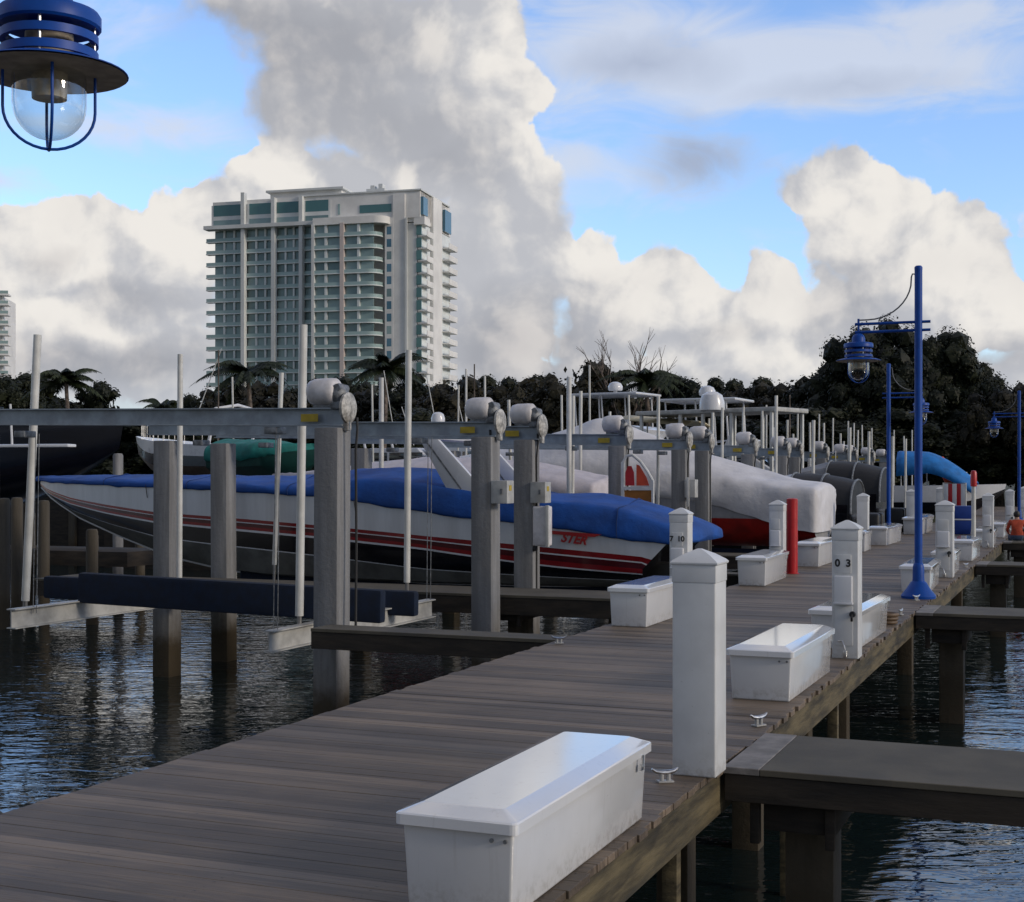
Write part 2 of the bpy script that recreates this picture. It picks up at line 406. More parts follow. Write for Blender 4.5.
def billow(vec):
    a = wt.noise(vec, 1.0, 7, .56, .2, '2D')
    vo = wt.n('ShaderNodeTexVoronoi', feature='SMOOTH_F1', voronoi_dimensions='2D'); wt.put(vo.inputs['Vector'], wt.v('ADD', vec, wt.v('MULTIPLY', wobble.outputs['Color'], (.5,.5,0))))
    vo.inputs['Scale'].default_value = 2.0; vo.inputs['Smoothness'].default_value = .5; vo.inputs['Detail'].default_value = 3; vo.inputs['Roughness'].default_value = .45
    return wt.m('ADD', wt.m('MULTIPLY', wt.m('SUBTRACT', a, .5), 1.25), wt.m('MULTIPLY', wt.m('SUBTRACT', .42, vo.outputs['Distance']), .40))
b0 = billow(UV)
b1 = billow(wt.v('ADD', UV, (.10, .12, 0)))
dens = wt.m('ADD', base, wt.m('MULTIPLY', b0, .55))
brt = blobs(UVw, BRT, 'max')
edge = wt.ss(dens, wt.mix(wt.ss(brt, -.3, .1), -.03, .06, 'FLOAT'), wt.mix(wt.ss(brt, -.3, .1), .34, .15, 'FLOAT'))
relief = wt.m('SUBTRACT', b0, b1)               # positive where the lump faces the light
lit = wt.ss(wt.m('ADD', wt.m('MULTIPLY', relief, .9), wt.m('ADD', wt.m('MULTIPLY', wt.m('MAXIMUM', brt, -.25), .55), wt.m('MULTIPLY', wt.m('SUBTRACT', .42, dens), .16))), -.26, .38)
gry = blobs(UVw, GREY, 'add')
gsoft = wt.noise(UV, .8, 4, .55, 0, '2D')
shade = wt.m('ADD', wt.m('MULTIPLY', gry, 1.15), wt.m('MULTIPLY', wt.m('SUBTRACT', gsoft, .5), .9), clamp=True)
# cloud radiance in units of background strength .1
cl = wt.mix(lit, (4.7, 4.8, 5.15), (7.9, 7.6, 7.2))
cl = wt.mix(wt.m('MULTIPLY', shade, .85, clamp=True), cl, wt.mix(lit, (3.2, 3.3, 3.65), (5.2, 5.0, 5.0)))
# thin high veil
wn_ = wt.noise(wt.v('MULTIPLY', UV, (.55, 1.5, 1)), 1.3, 5, .6, .5, '2D')
wv = wt.m('MULTIPLY', wt.ss(wt.m('ADD', blobs(UV, WISP, 'add'), wt.m('MULTIPLY', wt.m('SUBTRACT', wn_, .5), 1.5)), .0, .95), .78)
wcol = wt.mix(wt.m('MULTIPLY', gry, 1.3, clamp=True), (6.3, 6.6, 7.3), (3.6, 3.7, 4.2))
# clear sky
clear = wt.mix(1.0, sky.outputs[0], (1.72, 1.9, 2.35), bl='MULTIPLY')
SKYGAIN = 1.0
hz = wt.ss(el, .17, .0)
clear = wt.mix(wt.m('MULTIPLY', hz, .6), clear, (5.2, 6.0, 7.0))
c = wt.mix(wv, clear, wcol)
# everywhere outside the photographed part of the sky: generic broken cloud for light and reflections, dimmed behind the viewer
out = wt.m('MAXIMUM', wt.ss(wt.m('ABSOLUTE', az), .42, .56), wt.ss(el, .36, .5))
d3 = wt.v('MULTIPLY', gen, (1, 1, 2.2))
fb = wt.noise(d3, 2.4, 5, .6, .4)
fb2 = wt.noise(wt.v('ADD', d3, (.03, .02, .05)), 2.4, 4, .6, .4)
ocov = wt.ss(fb, .44, .56)
ocol = wt.mix(wt.ss(wt.m('SUBTRACT', fb, fb2), -.06, .07), (3.3, 3.4, 3.8), (6.9, 6.5, 6.2))
c_in = wt.mix(edge, c, cl)
c_out = wt.mix(ocov, clear, ocol)
back = wt.ss(df, .35, -.25)  # darkens the unseen sky behind the viewer so near faces get less light
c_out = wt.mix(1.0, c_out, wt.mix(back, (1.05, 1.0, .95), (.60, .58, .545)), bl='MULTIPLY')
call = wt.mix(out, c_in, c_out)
low = wt.m('MULTIPLY', wt.ss(el, .085, .02), wt.ss(wt.m('ABSOLUTE', az), .6, .4))
call = wt.mix(wt.m('MULTIPLY', low, .8), call, (4.4, 4.75, 5.3))
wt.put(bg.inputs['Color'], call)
wd.cycles.sampling_method = 'MANUAL'; wd.cycles.sample_map_resolution = 512

# ------------------------------------------------------------------ ground sheets
def sheet(name, pts, z, m, thick=0):
    b = MB(); b.poly([(x, y, z) for x, y in pts])
    if thick:
        n = len(pts)
        for i in range(n):
            a, c_ = pts[i], pts[(i+1)%n]
            b.poly([(a[0],a[1],z), (c_[0],c_[1],z), (c_[0],c_[1],z-thick), (a[0],a[1],z-thick)])
    return struct(b.build(name, m))
WZ = -1.5
sheet('water', [(-900,-900),(900,-900),(900,900),(-900,900)], WZ, M_WATER)
land = [W(-1800,125), W(-20,125), W(4,112), W(14,84), W(60,80), W(1800,80), W(1800,3500), W(-1800,3500)]
sheet('ground', land, -.35, M_GROUND, 2.2)

# ------------------------------------------------------------------ boardwalk
DL, DR_ = -5.33, -2.08
b = MB()
y = -3.0; i = 0
while y < 84:
    y1 = y+.1432; a = DL-random.uniform(-.012,.018); c_ = DR_+random.uniform(-.02,.018)
    z = random.uniform(-.0015,.0015)
    b.box(a, c_, y, y1, -.038, z, 0, bev=.0022 if y < 30 else 0, seg=1)
    if y < 22:
        for xs_ in (a+.06, -4.37, -3.57, -2.87, c_-.06):
            for yo in (.03, .112):
                b.poly([(xs_+random.uniform(-.006,.006)+.0045*math.cos(q), y+yo+.0045*math.sin(q), z+.0012) for q in (0,1.05,2.09,3.14,4.19,5.24)], 3)
    y += .145
for x in (DL+.03, DR_-.07): b.box(x, x+.05, -3, 84, -.30, -.042, 1)
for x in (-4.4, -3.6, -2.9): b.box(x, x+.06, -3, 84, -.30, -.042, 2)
struct(b.build('boardwalk', [M_DECK, M_FASC, M_WOODD, M_BLACK], weld=False))

# ------------------------------------------------------------------ finger piers and timber piles
def finger(name, label, y0, y1, x0, x1, z=-.004, th=.21, edge='right', piles=(), cat='pier', group=None, strip=True, top=None):
    t = thing(name, label, cat, (x0 if edge == 'right' else x1, (y0+y1)/2, 0), 0, group)
    ox, oy = t.location.x, t.location.y
    b = MB(); sx = .23 if strip else 0
    if edge == 'right': b.box(x0+sx-ox, x1-ox, y0-oy, y1-oy, z-.04, z, 0, .004, seg=1)
    else: b.box(x0-ox, x1-sx-ox, y0-oy, y1-oy, z-.04, z, 0, .004, seg=1)
    b.build('deck', top or M_FTOP, t)
    if strip:
        b = MB()
        if edge == 'right': b.box(.004, .228, y0-oy, y1-oy, z-.04, z+.003, 0, .004, seg=1)
        else: b.box(-.228, -.004, y0-oy, y1-oy, z-.04, z+.003, 0, .004, seg=1)
        b.build('threshold', M_FSTRIP, t)
    xa, xb = (x0+.01, x1) if edge == 'right' else (x0, x1-.01)
    for yy in (y0+.01, y1-.06):
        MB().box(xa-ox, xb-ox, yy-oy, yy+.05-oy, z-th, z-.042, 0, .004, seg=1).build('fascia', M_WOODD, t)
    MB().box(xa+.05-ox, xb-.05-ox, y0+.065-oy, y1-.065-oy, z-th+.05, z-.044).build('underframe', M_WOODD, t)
    for px in piles:
        for yy in ((y0+y1)/2,):
            MB().box(px-.155-ox, px+.155-ox, yy-.155-oy, yy+.155-oy, -3.2, z-.23, 0, .02).build('pile', M_WPILE2, t)
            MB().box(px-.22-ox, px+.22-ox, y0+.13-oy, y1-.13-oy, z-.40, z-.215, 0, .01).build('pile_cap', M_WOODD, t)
            for dx in (-.30, .16):
                MB().box(px+dx-ox, px+dx+.06-ox, y0+.09-oy, y0+.15-oy, z-.48, z-.215, 0, .008).build('brace', M_WOODD, t)
    return t
G_R = 'finger piers branching off the right side of the boardwalk'
finger('finger_pier', 'nearest finger pier with a grey-brown smooth deck, joining the boardwalk beside the foreground white post', 8.5, 9.72, DR_, 9.5, piles=(-1.63, 4.5), group=G_R)
finger('finger_pier', 'finger pier meeting the boardwalk just in front of the tall blue lamp post', 19.0, 20.15, DR_, 9.5, piles=(-1.66, 4.5), group=G_R)
finger('finger_pier', 'third finger pier on the right, joining the boardwalk beyond the blue lamp post', 29.7, 30.85, DR_, 9.5, piles=(-1.66, 4.5), group=G_R)
finger('finger_pier', 'fourth finger pier on the right where the person in the orange shirt sits', 39.75, 40.9, DR_, 9.5, piles=(-1.66, 4.5), group=G_R)
finger('finger_pier', 'farthest finger pier on the right, beyond the seated person', 50.3, 51.4, DR_, 9.5, piles=(4.5,), group=G_R)
G_L = 'walkways branching off the left side of the boardwalk'
finger('catwalk', 'narrow brown catwalk in front of the nearest tall concrete pile, left of the boardwalk', 14.35, 14.82, -8.45, DL, edge='left', piles=(), th=.24, group=G_L, strip=False)
finger('finger_pier', 'wide wooden finger pier running below the white and red speedboat', 19.45, 20.75, -17, DL, edge='left', th=.30, piles=(-8.1,), group=G_L, strip=False)
finger('catwalk', 'narrow catwalk hidden mostly behind the stern of the blue-covered speedboat', 25.1, 25.6, -8.25, DL, edge='left', group=G_L, strip=False)
finger('finger_pier', 'finger pier beside the white shrink-wrapped boat with the red bottom', 30.8, 32.0, -17, DL, edge='left', th=.3, piles=(-8.1, -12.5), group=G_L, strip=False)
finger('finger_pier', 'finger pier behind the black-covered boats on the left of the boardwalk', 42.1, 43.3, -17, DL, edge='left', th=.3, group=G_L, strip=False)
# timber piles under the boardwalk's right edge
def dockpile(x, y, label, w=.12):
    b = MB(); b.box(-w, w, -w, w, -3.2, -.305 if w > .1 else -.06, 0, .02)
    o = b.build('timber_pile', M_WPILE); o.location = (x, y, 0)
    tag(o, label, 'pile', 'timber piles under the right edge of the boardwalk')
for yy, lab in ((6.6,'timber pile under the boardwalk edge beside the foreground white storage box'), (9.95,'timber pile under the boardwalk just past the nearest finger pier'),
                (12.3,'timber pile under the boardwalk below the second white storage box'), (14.7,'timber pile under the boardwalk below the post numbered 0 3'),
                (17.2,'timber pile under the boardwalk just before the second finger pier'), (24.0,'timber pile under the boardwalk past the blue lamp post'), (34.0,'timber pile under the boardwalk between the third and fourth finger piers')):
    dockpile(-2.78, yy, lab)
for yy, lab in ((7.7,'thin upright timber bolted to the boardwalk edge by the foreground post'), (5.9,'thin upright timber bolted to the boardwalk edge below the foreground storage box'), (11.0,'thin upright timber on the boardwalk edge past the nearest finger pier'),
                (13.2,'thin upright timber on the boardwalk edge before the numbered post')):
    o = MB().box(-.045, .045, -.045, .045, -2.6, -.30, 0, .008).build('timber_brace', M_FASC); o.location = (DR_-.10, yy, 0)
    tag(o, lab, 'timber', 'thin upright timbers under the boardwalk edge')

# ------------------------------------------------------------------ dock boxes
def dock_box(L, Wd, H, dark_hinge=True):
    t = thing('dock_box', 'x', 'storage box')
    b = MB(); hb = H*.84
    # tapered body: narrower at the base
    b.box(-Wd/2+.025, Wd/2-.025, -L/2+.03, L/2-.03, 0.0, hb, 0, .015, taper=.018, seg=3)
    b.build('body', M_BOX, t)
    # lid with a rim and a raised, gently crowned panel
    b = MB()
    def ring(i, z, r=.03):
        x, y = Wd/2-i, L/2-i; P = []
        for cx, cy, a0 in ((x-r, y-r, 0), (-x+r, y-r, 90), (-x+r, -y+r, 180), (x-r, -y+r, 270)):
            for k in range(5): a = R(a0+k*22.5); P.append((cx+r*math.cos(a), cy+r*math.sin(a), z))
        return P
    secs = [ring(.012, hb-.03), ring(0, hb-.03), ring(0, hb+.012), ring(.006, hb+.018), ring(.018, hb+.022), ring(.080, hb+.048, .02), ring(.090, hb+.051, .02)]
    b.loft(secs, closed=True)
    b.build('lid', M_BOXL, t, ang=11)
    b = MB(); b.tube([(Wd/2+.004, L*.40, hb-.08), (Wd/2+.004, L*.40, hb-.02)], .008, 8); b.box(Wd/2-.012, Wd/2+.004, L*.40-.018, L*.40+.018, hb-.10, hb-.07, 0, .003)
    b.build('latch', M_CHROME, t)
    b = MB()
    for dx in (-.03, .03): b.tube([(Wd/2-.09+dx, -L/2+.03, hb-.065), (Wd/2-.09+dx, -L/2+.022, hb-.065)], .009, 8)
    b.build('vent', M_GEAR, t)
    return t
GB = 'white storage boxes along the boardwalk'
boxS = dock_box(1.9, .55, .46)
put(boxS, (-2.38, 6.13, 0), 0, 'large white storage box in the foreground, cut off by the bottom of the photo', GB)
boxL = dock_box(1.75, .52, .53)
put(boxL, (-5.02, 16.72, 0), 0, 'nearest white storage box on the left edge, seen just left of the foreground post', GB)
for k, (src, x, y_, lab, s_) in enumerate([
    (boxS, -2.40, 12.0, 'glossy white storage box between the foreground post and the post numbered 0 3', 1),
    (boxS, -2.38, 15.6, 'white storage box right behind the post numbered 0 3', (1,1.05,1.0)),
    (boxS, -2.44, 23.1, 'white storage box directly behind the base of the tall blue lamp post', (.9,1,1.0)),
    (boxS, -2.40, 27.0, 'white storage box behind the wide post that stands past the blue lamp post', (.8,.8,1)),
    (boxS, -2.42, 31.6, 'white storage box on the right edge, first one beyond the third finger pier', (1,1,1.05)),
    (boxS, -2.42, 38.2, 'white storage box on the right edge just before the seated person', (1,1,1)),
    (boxS, -2.42, 43.4, 'white storage box on the right edge just past the seated person', (1,1,1)),
    (boxL, -5.05, 23.5, 'white storage box at the foot of the post with the red standpipe beside it', (1,1.2,1)),
    (boxL, -5.05, 28.7, 'white storage box on the left edge just past the red standpipe', (1,1.35,1)),
    (boxL, -4.98, 34.0, 'small white storage box in front of the round-topped post on the left edge', (.8,.6,1)),
    (boxL, -4.90, 37.9, 'white storage box on the left edge near the foot of the second blue lamp post', (1,1.5,1)),
    (boxL, -4.85, 45.3, 'long white storage box seen just left of the tall blue lamp pole', (1.2,2.0,1.1)),
    (boxL, -4.95, 56.0, 'farthest white storage box on the left edge', (1,1.3,1))]):
    put(copy_tree(src), (x, y_, 0), R(random.uniform(-1.5,1.5)), lab, GB, s_ if isinstance(s_, tuple) else None)

# ------------------------------------------------------------------ square posts
GP = 'white square posts along the boardwalk'
def post_common(t, H, w):
    b = MB(); b.box(-w, w, -w, w, 0, H-.19, 0, .012, seg=3); b.build('shaft', M_POST, t)
    b = MB(); b.box(-w-.004, w+.004, -w-.004, w+.004, H-.20, H-.085, 0, .01, seg=3)
    k = w+.012
    b.loft([[(-q, -q, z), (q, -q, z), (q, q, z), (-q, q, z)] for q, z in ((k-.004, H-.092), (k, H-.086), (k, H-.078), (k-.012, H-.066), (k*.55, H-.032), (.012, H))], closed=True)
    b.build('cap', M_POST, t, ang=25)
def plain_post(H=1.355, w=.133):
    t = thing('square_post', 'x', 'post'); post_common(t, H, w); return t
def meter_post(H=1.355, w=.128, digits=None):
    t = thing('numbered_post', 'x', 'post'); post_common(t, H, w)
    b = MB(); b.box(-.095, .06, -w-.012, -w+.002, .84, 1.02, 0, .004); b.build('number_plate', M_POST, t)
    b = MB(); b.box(-.10, .075, -w-.05, -w+.002, .555, .815, 0, .012, seg=3); b.box(-.105, .08, -w-.065, -w+.002, .535, .556, 0, .004); b.build('meter_box', M_POSTB, t)
    b = MB(); b.box(-.10, .075, -w-.010, -w+.002, .13, .515, 0, .004); b.build('door', M_POST, t)
    b = MB(); b.lathe([(.0, -.05), (.028, -.05), (.032, -.02), (.02, 0)], c=(.075, -w, .44), axis='Y', n=14); b.tube([(.075, -w-.045, .44), (.072, -w-.055, .41), (.07, -w-.04, .375)], .012, 8); b.build('tap', M_BLACK, t)
    b = MB(); b.tube([(-.07, -w-.002, .17), (-.02, -w-.03, .175), (.0, -w-.05, .13), (.01, -w-.05, .08)], .008, 8)
    b.lathe([(.0, .02), (.02, .02), (.026, .05), (.022, .085), (.0, .09)], c=(.01, -w-.05, 0), n=12); b.build('hose_fitting', M_CHROME, t)
    if digits: text_mesh('numerals', digits, .10, M_INK, Matrix.Translation((-.018, -w-.014, .935)) @ FRONT, t)
    return t
p1 = plain_post(); put(p1, (-2.165, 8.27, 0), R(0), 'tall plain white post with a pyramid cap in the foreground', GP)
p2 = meter_post(digits='0  3'); put(p2, (-2.185, 14.05, 0), 0, 'white post with the number 0 3 and a meter box on its face', GP)
p3 = meter_post(digits='7  10'); put(p3, (-5.1, 18.5, 0), 0, 'white numbered post in front of the stern of the blue-covered speedboat', GP)
p4 = meter_post(); put(p4, (-5.1, 24.95, 0), 0, 'white post standing directly beside the red standpipe', GP)
for x, y_, lab in ((-5.1, 35.3, 'white post at the left edge, in front of the black-covered boats'), (-5.1, 45.5, 'white post at the left edge beside the long white storage box'), (-5.1, 55.0, 'white post on the far left edge below the blue boat canopy')):
    put(copy_tree(p1), (x, y_, 0), 0, lab, GP)
for x, y_, lab in ((-2.3, 25.7, 'wide white post just to the right of the tall blue lamp pole'), (-2.25, 36.6, 'white post on the right edge just before the fourth finger pier'), (-2.25, 47.3, 'white post at the far right edge, first one past the seated person'), (-2.25, 58, 'farthest white post on the right edge of the boardwalk')):
    put(copy_tree(p4), (x, y_, 0), 0, lab, GP, (1.15,1.15,1) if y_ < 30 else None)
# red standpipe
t = thing('standpipe', 'upright red cylinder beside the white post on the left edge', 'standpipe', (-4.97, 25.6, 0))
MB().lathe([(.103,0),(.103,1.36),(.075,1.375),(0,1.378)], n=20).build('pipe', M_REDP, t)
b = MB(); b.lathe([(.13,0),(.13,.012),(.10,.02),(.088,.06)], n=20); b.build('flange', M_REDP, t)
b = MB(); b.box(-.012,.012,-.1,-.075,.1,1.3); b.build('seam', M_REDP, t)

# ------------------------------------------------------------------ cleats
def cleat():
    t = thing('cleat', 'x', 'mooring cleat')
    b = MB(); b.box(-.05, .05, -.03, .03, 0, .012, 0, .004); b.tube([(-.022,0,.01), (-.022,0,.055)], .014, 8); b.tube([(.022,0,.01), (.022,0,.055)], .014, 8)
    b.build('base', M_CLEAT, t)
    b = MB(); b.tube([(-.085,0,.085), (-.06,0,.068), (-.02,0,.06), (.02,0,.06), (.06,0,.068), (.085,0,.085)], [.006,.012,.016,.016,.012,.006], 10); b.build('horn', M_CHROME, t)
    return t
c0 = cleat(); put(c0, (-2.17, 9.95, .003), R(60), 'small cleat on the deck in front of the second white storage box', 'mooring cleats on the boardwalk edge')
for x, y_, a, lab in ((-2.28, 7.92, 35, 'shiny cleat at the foot of the tall foreground post'), (-2.2, 18.5, 80, 'cleat on the deck between the numbered post and the blue lamp post'), (-2.25, 20.75, 60, 'small cleat at the foot of the blue lamp post'), (-2.17, 28.6, 60, 'cleat on the deck before the third finger pier'), (-5.2, 14.0, 20, 'cleat on the left edge of the boardwalk by the narrow catwalk')):
    put(copy_tree(c0), (x, y_, .003), R(a), lab, 'mooring cleats on the boardwalk edge', .95)
t = thing('hose_coil', 'short coil of brown hose on the deck behind the box at the numbered post', 'hose', (-2.22, 17.3, .004))
b = MB()
for k in range(3): b.tube([(.11*math.cos(a/12*2*math.pi)*(1+.08*k), .11*math.sin(a/12*2*math.pi)*(1+.08*k), .03+.045*k) for a in range(13)], .022, 8)
b.build('coil', mat('hose', (.14,.09,.05), .6), t)

# ------------------------------------------------------------------ street lamps
def lamp(arm=.86):
    t = thing('street_lamp', 'x', 'street lamp')
    b = MB(); b.lathe([(.245,0),(.25,.035),(.235,.06),(.17,.14),(.115,.23),(.088,.25),(.085,.28),(.082,.45),(.07,.50),(.056,.515)], n=28); b.build('base', M_BLUE, t)
    b = MB()
    for a in range(4): b.lathe([(.018,.0),(.018,.055),(0,.06)], c=(.21*math.cos(a*math.pi/2+.8), .21*math.sin(a*math.pi/2+.8), 0), n=6)
    b.build('bolt', M_CHROME, t)
    b = MB(); b.tube([(0,0,.48), (0,0,4.83)], .056, 20); b.lathe([(.058,4.80),(.058,4.84),(.04,4.86),(0,4.865)], n=20); b.build('pole', M_BLUE, t)
    for z in (4.04, 3.92):
        MB().tube([(.17,0,z), (-arm-.05,0,z)], .021, 12).build('arm', M_BLUE, t)
    b = MB(); pts = [(-.05,0,4.74), (-.085,0,4.745), (-.10,0,4.70)]
    for k in range(1, 11): a = R(90*k/10); pts.append((-.10-.62*(1-math.cos(a)), 0, 4.10+.56*(1-math.sin(a))+.0))
    pts += [(-arm, 0, 4.10)]
    b.tube(pts, .011, 8); b.build('stay_rod', M_PVCB, t)
    # hanging head
    c = (-arm, 0, 0)
    h = MB(); h.tube([(-arm,0,4.12), (-arm,0,3.88)], .017, 10)
    h.lathe([(.0,3.905),(.045,3.90),(.078,3.875),(.096,3.835),(.098,3.77),(.17,3.765),(.205,3.755),(.215,3.74),(.215,3.695),(.205,3.685),(.09,3.70),(.09,3.66),(0,3.66)], c=c, n=32)
    hd = h.build('lamp_head', M_BLUE, t, ang=40)
    for z in (3.625, 3.555):
        MB().lathe([(.175,z),(.203,z-.004),(.203,z+.032),(.175,z+.036),(.175,z)], c=c, n=32).build('ring', M_BLUE, hd)
    b = MB()
    for k in range(4):
        a = k*math.pi/2+.5; MB().tube([(-arm+.187*math.cos(a), .187*math.sin(a), 3.52), (-arm+.187*math.cos(a), .187*math.sin(a), 3.70)], .007, 8).build('spacer', M_CHROME, hd)
    s1 = MB(); s1.lathe([(.10,3.545),(.20,3.535),(.27,3.522),(.325,3.502),(.328,3.497),(.323,3.496),(.27,3.513),(.20,3.526),(.10,3.535),(.10,3.545)], c=c, n=40)
    s1.build('shade', [M_BLUE], hd, ang=40)
    s2 = MB(); s2.lathe([(.105,3.530),(.20,3.521),(.27,3.508),(.321,3.492)], c=c, n=40); s2b = s2
    # open underside skin in a dull tan
    s2b.build('shade_lining', M_SHADEIN, hd)
    b = MB(); b.lathe([(.10,3.66),(.10,3.50),(.075,3.49),(.072,3.385),(.05,3.38),(0,3.38)], c=c, n=24); b.build('socket', M_SHADEIN, hd)
    b = MB(); r0 = .153
    pr = [(.148,3.50),(r0,3.47),(r0,3.36)] + [(r0*math.cos(R(a)), 3.36-.15*math.sin(R(a))) for a in range(10, 90, 10)] + [(0.0,3.21)]
    b.lathe(pr, c=c, n=40); b.build('globe', M_GLASS, hd, ang=60)
    for k in range(2):
        a0 = R(44)+k*math.pi/2; P = []
        for q in range(0, 181, 10):
            a = R(q); rr = .188*math.cos(a)
            P.append((-arm+rr*math.cos(a0), rr*math.sin(a0), 3.34-.17*math.sin(a)))
        P = [(-arm+.188*math.cos(a0), .188*math.sin(a0), 3.51)] + P + [(-arm-.188*math.cos(a0), -.188*math.sin(a0), 3.51)]
        MB().tube(P, .0065, 8).build('guard_wire', M_BLUE, hd)
    return t
GLP = 'blue street lamps along the boardwalk'
lp = lamp(); put(lp, (-2.27, 21.2, 0), 0, 'tall blue street lamp on the right edge of the boardwalk, head hanging to the left', GLP)
put(copy_tree(lp), (-4.955, 4.78, .02), R(180), 'blue caged lamp hanging large at the top left corner of the photo', GLP)
put(copy_tree(lp), (-5.02, 39.5, 0), R(180), 'second blue street lamp, on the left edge, seen just left of the tall lamp pole', GLP)
put(copy_tree(lp), (-2.25, 54.0, 0), 0, 'farthest blue street lamp, down the boardwalk at the right border of the photo', GLP)

# ------------------------------------------------------------------ concrete lift piles
PZ = 2.37           # top of the piles = underside of the lift beams
def cpile():
    b = MB(); b.box(-.165, .165, -.165, .165, -4, 0, 0, .018)
    return b.build('concrete_pile', M_PILE)
XI, XO = -8.4, -14.05
pile_rows = [15.05, 19.15, 21.1, 25.95, 30.4, 32.4, 37.2, 41.7, 43.7, 48.5, 53.0, 55.0, 59.8, 64.3]
names_i = ['nearest tall concrete pile, left of the boardwalk, carrying the end of the long front beam',
 'tall concrete pile with a grey switch box, left of the close pair',
 'tall concrete pile carrying a large pale panel box',
 'concrete pile standing behind the blue boat cover, left of the red and orange sign',
 'left concrete pile of the pair in front of the white shrink-wrapped boat', 'right concrete pile of the pair in front of the white shrink-wrapped boat']
names_o = ['outer concrete pile just outside the left border of the photo', 'outer concrete pile with a white pole in front, left of the speedboat middle', 'outer concrete pile in front of the speedboat without a pole on it']
cp0 = cpile(); first = True
ords = ['sixth','seventh','eighth','ninth','tenth','eleventh','twelfth','thirteenth','fourteenth','fifteenth']
for k, yy in enumerate(pile_rows):
    for side, x, nm in (('i', XI, names_i), ('o', XO-(.16 if k == 2 else 0), names_o)):
        o = cp0 if first else copy_tree(cp0); first = False
        lab = nm[k] if k < len(nm) else ('%s concrete lift pile along the inner row, counting away from the viewer' if side == 'i' else '%s concrete lift pile along the outer row, counting away from the viewer') % (['first','second','third','fourth','fifth']+ords)[k]
        tag(o, lab, 'concrete pile', 'concrete piles of the boat lifts'); o.location = (x + ({0:-.15, 1:.12}.get(k, 0) if side == 'i' else {1:.08}.get(k, 0)), yy, PZ + random.uniform(-.015,.01))
        o.rotation_euler = (R(random.uniform(-.3,.3)), R(random.uniform(-.3,.3)), R(random.uniform(-2,2)))

# ------------------------------------------------------------------ boat lifts
def ibeam(b, A, B, h, w, mi=0):
    A, B = Vector(A), Vector(B); d = (B-A); L = d.length
    q = d.to_track_quat('Y', 'Z').to_matrix().to_4x4(); M = Matrix.Translation(A) @ q
    e = .016
    b.box(-w/2, w/2, 0, L, h-e, h, mi, M=M); b.box(-w/2, w/2, 0, L, 0, e, mi, M=M); b.box(-.008, .008, 0, L, e-.001, h-e+.001, mi, M=M)
def motor(t, x, y, z, near=True):
    m = MB()  # rounded plastic hood lying along the beam
    m.lathe([(0,-.36),(.08,-.355),(.145,-.32),(.166,-.25),(.170,-.05),(.165,0.02),(.13,.05),(0,.055)], c=(x-.02, y, z+.20), axis='X', n=20, sy=1)
    hood = m.build('motor_hood', M_MOTOR, t, ang=50)
    b = MB(); b.lathe([(0,-.005),(.13,-.005),(.135,.07),(.12,.12),(.06,.17),(0,.18)], c=(x-.02, y, z+.17), axis='X', n=18)
    b.box(x-.04, x+.10, y-.09, y+.09, z-.02, z+.16, 0, .03); b.tube([(x+.07, y-.12, z+.24), (x+.07, y+.12, z+.24)], .05, 12); b.box(x-.3, x+.02, y-.05, y+.05, z, z+.05, 0, .01)
    b.build('gearbox', M_GEAR, t)
    b = MB(); b.lathe([(0,-.02),(.10,-.025),(.165,-.02),(.19,.0),(.19,.03),(.15,.055),(.05,.07),(0,.07)], c=(x+.15, y, z-.0), axis='X', n=22)
    b.box(x+.12, x+.19, y-.05, y+.05, z-.28, z-.05, 0, .02)
    b.build('pulley_guard', M_GEARL, t)
